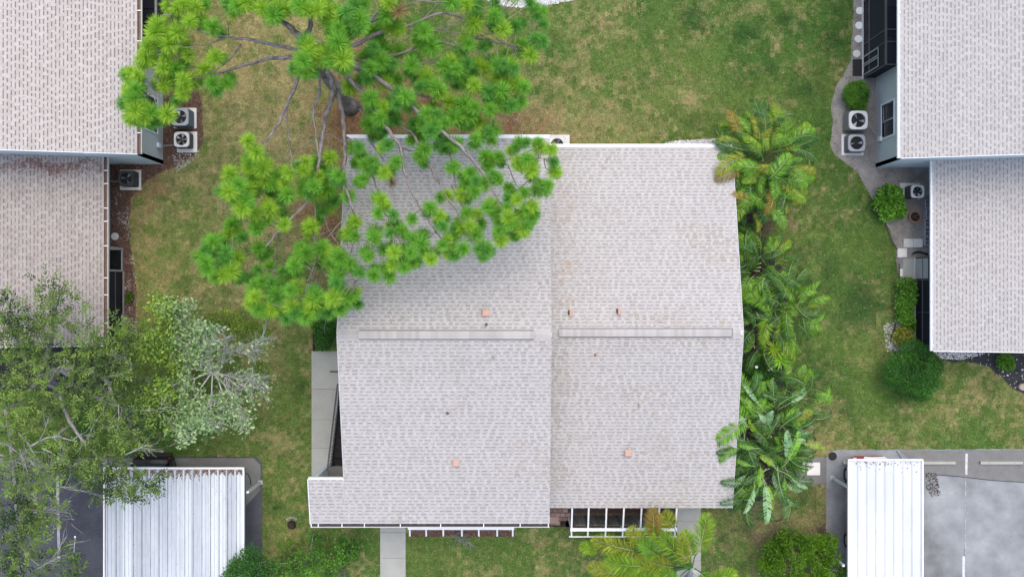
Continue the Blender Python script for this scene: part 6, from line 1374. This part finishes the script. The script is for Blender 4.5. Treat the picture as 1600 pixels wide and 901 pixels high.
# single fronds and leaves where they show against the roof, the lawn or the dark middle of the bed
def reach(o): return max(v.co.x for v in o.vertices)
def single(root, lst):
    for (pb, tp_, mt, kind, zb, zt) in lst:
        B, T_ = WV(*pb, zb), WV(*tp_, zt); d = T_ - B; me = (FM if kind == 'f' else PM_)[mt][rnd.randrange(4)]
        o = bpy.data.objects.new('frond' if kind == 'f' else 'leaf', me); link(o, root); sc_ = math.hypot(d.x, d.y) / reach(me); cz_ = min(sc_, 1.0)
        o.matrix_basis = Matrix.Translation(B) @ Matrix.Rotation(math.atan2(d.y, d.x), 4, 'Z') @ Matrix.Rotation(rnd.uniform(-.25, .25), 4, 'X') @ Matrix.Diagonal((sc_, (max(sc_, .62) if kind == 'f' else max(sc_ * .8, .55)) * rnd.uniform(.85, 1.1), cz_ * .8, 1))
gold = [o for o in bpy.data.objects if o.get('label', '').startswith('golden and green')][0]; pad_ = [o for o in bpy.data.objects if o.get('label', '').startswith('large paddle')][0]; edge_ = [o for o in bpy.data.objects if o.get('label', '').startswith('dark palm pushing')][0]
single(gold, [((1165,243),(1116,276),'fr_yellow','f',2.9,2.9), ((1158,262),(1113,283),'fr_brown','f',2.9,2.8), ((1165,235),(1118,222),'fr_dark','f',2.8,2.8), ((1158,225),(1120,215),'fr_yellow','f',2.9,2.9), ((1152,212),(1134,172),'fr_brown','f',2.6,2.8), ((1160,215),(1142,178),'fr_yellow','f',2.6,2.8), ((1186,222),(1180,178),'fr_yellow','f',2.7,2.9), ((1194,218),(1197,182),'fr_yellow','f',2.7,2.9),
 ((1222,212),(1213,163),'fr_lime','f',2.7,3.0), ((1226,214),(1226,170),'fr_green','f',2.7,3.0), ((1230,218),(1274,200),'fr_green','f',2.7,2.9), ((1236,222),(1268,190),'fr_lime','f',2.7,2.9), ((1236,262),(1278,268),'fr_yellow','f',2.6,2.7), ((1232,272),(1276,282),'fr_green','f',2.6,2.6), ((1230,296),(1258,316),'fr_lime','f',2.6,2.6), ((1165,312),(1142,352),'fr_lime','f',2.8,2.9), ((1182,310),(1136,312),'fr_lime','f',2.9,3.0), ((1178,318),(1132,300),'fr_brown','f',2.9,2.9), ((1205,325),(1222,358),'fr_green','f',2.5,2.2), ((1215,270),(1175,262),'fr_yellow','f',3.2,3.1), ((1190,262),(1135,258),'fr_green','f',3.2,3.2), ((1200,280),(1232,240),'fr_green','f',3.2,3.2), ((1190,240),(1160,212),'fr_lime','f',3.1,3.1)])
single(edge_, [((1168,655),(1122,620),'fr_green','f',3.2,3.1), ((1168,650),(1110,694),'fr_green','f',3.3,3.1), ((1170,662),(1116,682),'fr_green','f',3.2,3.1), ((1155,700),(1116,706),'fr_dark','f',3.1,3.0), ((1160,755),(1124,752),'fr_dark','f',3.0,2.9), ((1158,780),(1124,786),'fr_dark','f',3.0,2.9), ((1170,610),(1150,598),'fr_green','f',3.0,3.0)])
single(pad_, [((1194,642),(1160,594),'fr_pale','p',3.3,3.3), ((1178,752),(1148,790),'fr_pale','p',3.2,2.9), ((1190,742),(1180,806),'fr_pale','p',3.2,2.6), ((1192,745),(1196,790),'fr_lime','p',3.1,2.7), ((1226,722),(1220,668),'fr_pale','p',3.2,3.3), ((1222,730),(1240,668),'fr_green','p',3.2,3.2), ((1170,668),(1148,646),'fr_pale','p',3.3,3.3), ((1180,640),(1196,660),'fr_pale','p',3.3,3.3), ((1188,700),(1152,692),'fr_green','p',3.2,3.2), ((1215,735),(1186,712),'fr_lime','p',3.3,3.3), ((1226,742),(1252,752),'fr_pale','p',2.9,2.4), ((1180,728),(1150,716),'fr_green','p',3.2,3.1), ((1238,655),(1268,640),'fr_yellow','f',2.8,2.6), ((1240,690),(1282,700),'fr_lime','p',2.8,2.4), ((1215,625),(1188,612),'fr_dark','p',3,3)])
def rosette(px, py, z0, n, L, mat, label, seed, w=.028):
    g = np.random.default_rng(seed); x, y, _ = W(px, py, z0); root = empty('spiky_plant', (x, y, 0), label, 'plant')
    b = MB(); b.tube([(x, y, 0), (x + .05, y, z0 * .5), (x, y, z0)], [.05, .045, .035], 6); b.build('stem', M['petiole'], root)
    for k in range(n):
        a = k * 2.399 + g.uniform(-.2, .2); el = g.uniform(.05, 1.0); d = np.array([np.cos(a)*np.cos(el), np.sin(a)*np.cos(el), np.sin(el)]); l = L * g.uniform(.8, 1.1); s = np.array([-np.sin(a), np.cos(a), 0]) * w
        p0 = np.array([x, y, z0]); p1 = p0 + d*l*.5; p2 = p0 + d*l + np.array([0, 0, -.25*l*(1 - np.sin(el))])
        V = np.array([p0 - s*.6, p0 + s*.6, p1 - s, p1 + s, p2]); 
        me = bpy.data.meshes.new('leaf'); me.from_pydata([tuple(v) for v in V], [], [(0, 1, 3, 2), (2, 3, 4)]); me.materials.append(M[mat]); at = me.attributes.new('tone', 'FLOAT', 'FACE'); at.data.foreach_set('value', [float(g.uniform(.4, 1))]*2); link(bpy.data.objects.new('leaf', me), root)
    return root
rosette(1211, 546, 1.5, 34, .68, 'fr_lime', 'bright spiky rosette plant, upper of the pair by the roof edge', 1)
rosette(1219, 563, 1.4, 30, .62, 'fr_green', 'green spiky rosette plant just below the brighter rosette', 2)
rosette(1208, 438, 2.2, 9, .4, 'fr_pale', 'small silvery star of narrow leaves among the palms', 3, .02)
rosette(1196, 468, 2.1, 10, .55, 'fr_lime', 'lime starburst shoot among the dark palms beside the roof', 4, .025)
fl = empty('flowering_bush', (*W(1190, 585)[:2], 0), 'dark bush with small white blooms between rosettes and paddle leaves', 'shrub')
leaf_cloud('foliage', [(*W(1183 + 14*math.cos(k*1.3), 583 + 16*math.sin(k*1.3), .7)[:2], .6, .45, .45, .6, 500) for k in range(6)], (.07, .14), 'shrub_d', fl, seed=12)
for (px, py) in ((1182, 573), (1202, 577), (1206, 576)):
    x, y, z = W(px, py, 1.25); b = MB()
    for k in range(5): a = k*1.2566; b.add([(x, y, z), (x + .05*math.cos(a-.5), y + .05*math.sin(a-.5), z+.02), (x + .075*math.cos(a), y + .075*math.sin(a), z+.03), (x + .05*math.cos(a+.5), y + .05*math.sin(a+.5), z+.02)], [(0,1,2,3)], 0, .9)
    b.build('bloom', M['white'], fl)

# ---- feather palm in front of the pergola
fp = empty('feather_palm', (*W(1075, 905)[:2], 0), 'feathery foxtail palm with lime and rust plumes in front of the white pergola', 'palm')
cz = 3.2; c0 = WV(1082, 886, cz)
b = MB(); b.tube([W(1075, 905), W(1078, 896, 1.5), tuple(c0)], [.16, .11, .08], 10); b.build('trunk', M['bark_grey'], fp, smooth=True)
PL = [((1022,838),(1018,796),'fr_brown',16), ((1053,822),(1036,803),'fr_yellow',16), ((1045,850),(1015,822),'fr_lime',17), ((1030,892),(985,880),'fr_lime',18), ((1080,868),(1068,830),'fr_lime',16), ((1012,858),(984,826),'fr_yellow',17), ((1074,875),(1022,828),'fr_lime',20), ((1091,862),(1104,806),'fr_lime',20), ((934,858),(908,852),'fr_lime',12), ((990,860),(928,842),'fr_yellow',18), ((1000,884),(948,876),'fr_lime',19), ((975,900),(922,884),'fr_yellow',17), ((1052,886),(996,868),'fr_yellow',20), ((1040,900),(975,905),'fr_green',19), ((1060,905),(1020,890),'fr_green',16), ((1110,905),(1130,890),'fr_lime',15), ((985,885),(950,862),'fr_green',16), ((1030,870),(1000,845),'fr_green',16), ((1045,895),(1010,912),'fr_lime',17), ((1000,905),(955,908),'fr_yellow',17), ((1060,870),(1040,848),'fr_dark',15), ((1070,880),(1060,840),'fr_yellow',16), ((1095,895),(1108,915),'fr_green',16)]
for k, (pb, tp_, mt, wpx) in enumerate(PL):
    zb, zt = 3.4 + rnd.uniform(-.2, .3), 3.3 + rnd.uniform(-.5, .3); B, T_ = WV(*pb, zb), WV(*tp_, zt); d = T_ - B; L = d.length * 1.08
    ll = wpx / PPM * .93
    me = frond_mesh(mt, 200 + k, L, 64, ll * 1.2, .0125, .35, .75, fwd=.42, droop=.15, plume=True, bare=.0)
    o = bpy.data.objects.new('frond', me); link(o, fp); o.matrix_basis = Matrix.Translation(B) @ Matrix.Rotation(math.atan2(d.y, d.x), 4, 'Z')
    b = MB(); mid_ = (c0 + B) / 2 + Vector((0, 0, -.25)); b.tube(smooth_path([c0, mid_, B - Vector((0, 0, .06))], 3), [.028, .026, .024, .022, .02, .016, .012], 6, 0, .5); b.build('stalk', M['fr_dark'], fp, smooth=True)
b = MB(); b.tube([W(1073, 882, 3.0), W(1090, 897, 2.6), W(1100, 910, 2.2)], [.03, .03, .025], 6, 0, .95); b.tube([W(1075, 884, 3.0), W(1096, 897, 2.6), W(1108, 908, 2.2)], [.025, .025, .02], 6, 0, .95); b.build('flower_stalk', M['conc_light'], fp, smooth=True)
fast_dead = MB(); [spray(fast_dead, WV(1035, 855, 1.2), (r3.uniform(-1,1), r3.uniform(-1,1), .2), r3.uniform(.4, .9), .01, 2, r3) for _ in range(12)]
tag(fast_dead.build('dry_shrub', M['bark_grey'], origin=WV(1035, 855)), 'grey dead shrub under the feathery palm plumes', 'shrub')

# ---- pine straw on the roofs
def roof_flecks(xs, ys, half):
    e_n, e_s, rr, ze, zr = (LE_N, LE_S, LR, LZE, LZR) if half == 'L' else (RE_N, RE_S, RR, RZE, RZR)
    return zr - (zr - ze) * np.where(ys > rr, (ys - rr) / (e_n - rr), (rr - ys) / (rr - e_s)) + .02
xs = nr.uniform(RX0 + .1, RX1 - .1, 700); ys = nr.uniform(LR + .4, LE_N, 700); k = nr.random(700) < .25 + .75 * (ys / LE_N) ** 2; xs, ys = xs[k], ys[k]
def needles_flat(name, X, Y, Z, size, mat):
    n = len(X); a = nr.uniform(0, 6.28, n); L = nr.uniform(*size, n); d = np.stack([np.cos(a), np.sin(a), np.zeros(n)], 1) * L[:, None] / 2; s_ = np.stack([-np.sin(a), np.cos(a), np.zeros(n)], 1) * .006; c = np.stack([X, Y, Z], 1)
    V = np.stack([c - d - s_, c + d - s_, c + d + s_, c - d + s_], 1).reshape(-1, 3)
    return tag(mobj(name, fast_mesh(name, V, np.arange(4*n).reshape(-1, 4), nr.random(n), [mat])), kind='stuff')
needles_flat('pine_straw', xs, ys, roof_flecks(xs, ys, 'L'), (.08, .22), M['chip'])
n = 900; xs = nr.uniform(-20.4, -16.75, n); t_ = (xs + 20.4) / 3.65; ys = 5.15 - np.abs(nr.normal(.22, .16, n)) - .12 * np.sin(xs * 3); k = nr.random(n) < .35 + .65 * np.exp(-((xs + 18.6) / .8) ** 2); xs, ys = xs[k], ys[k]
needles_flat('pine_straw', xs, ys, 2.6 + (np.abs(xs) - 16.69) * .27 + .025, (.08, .2), M['rust'])
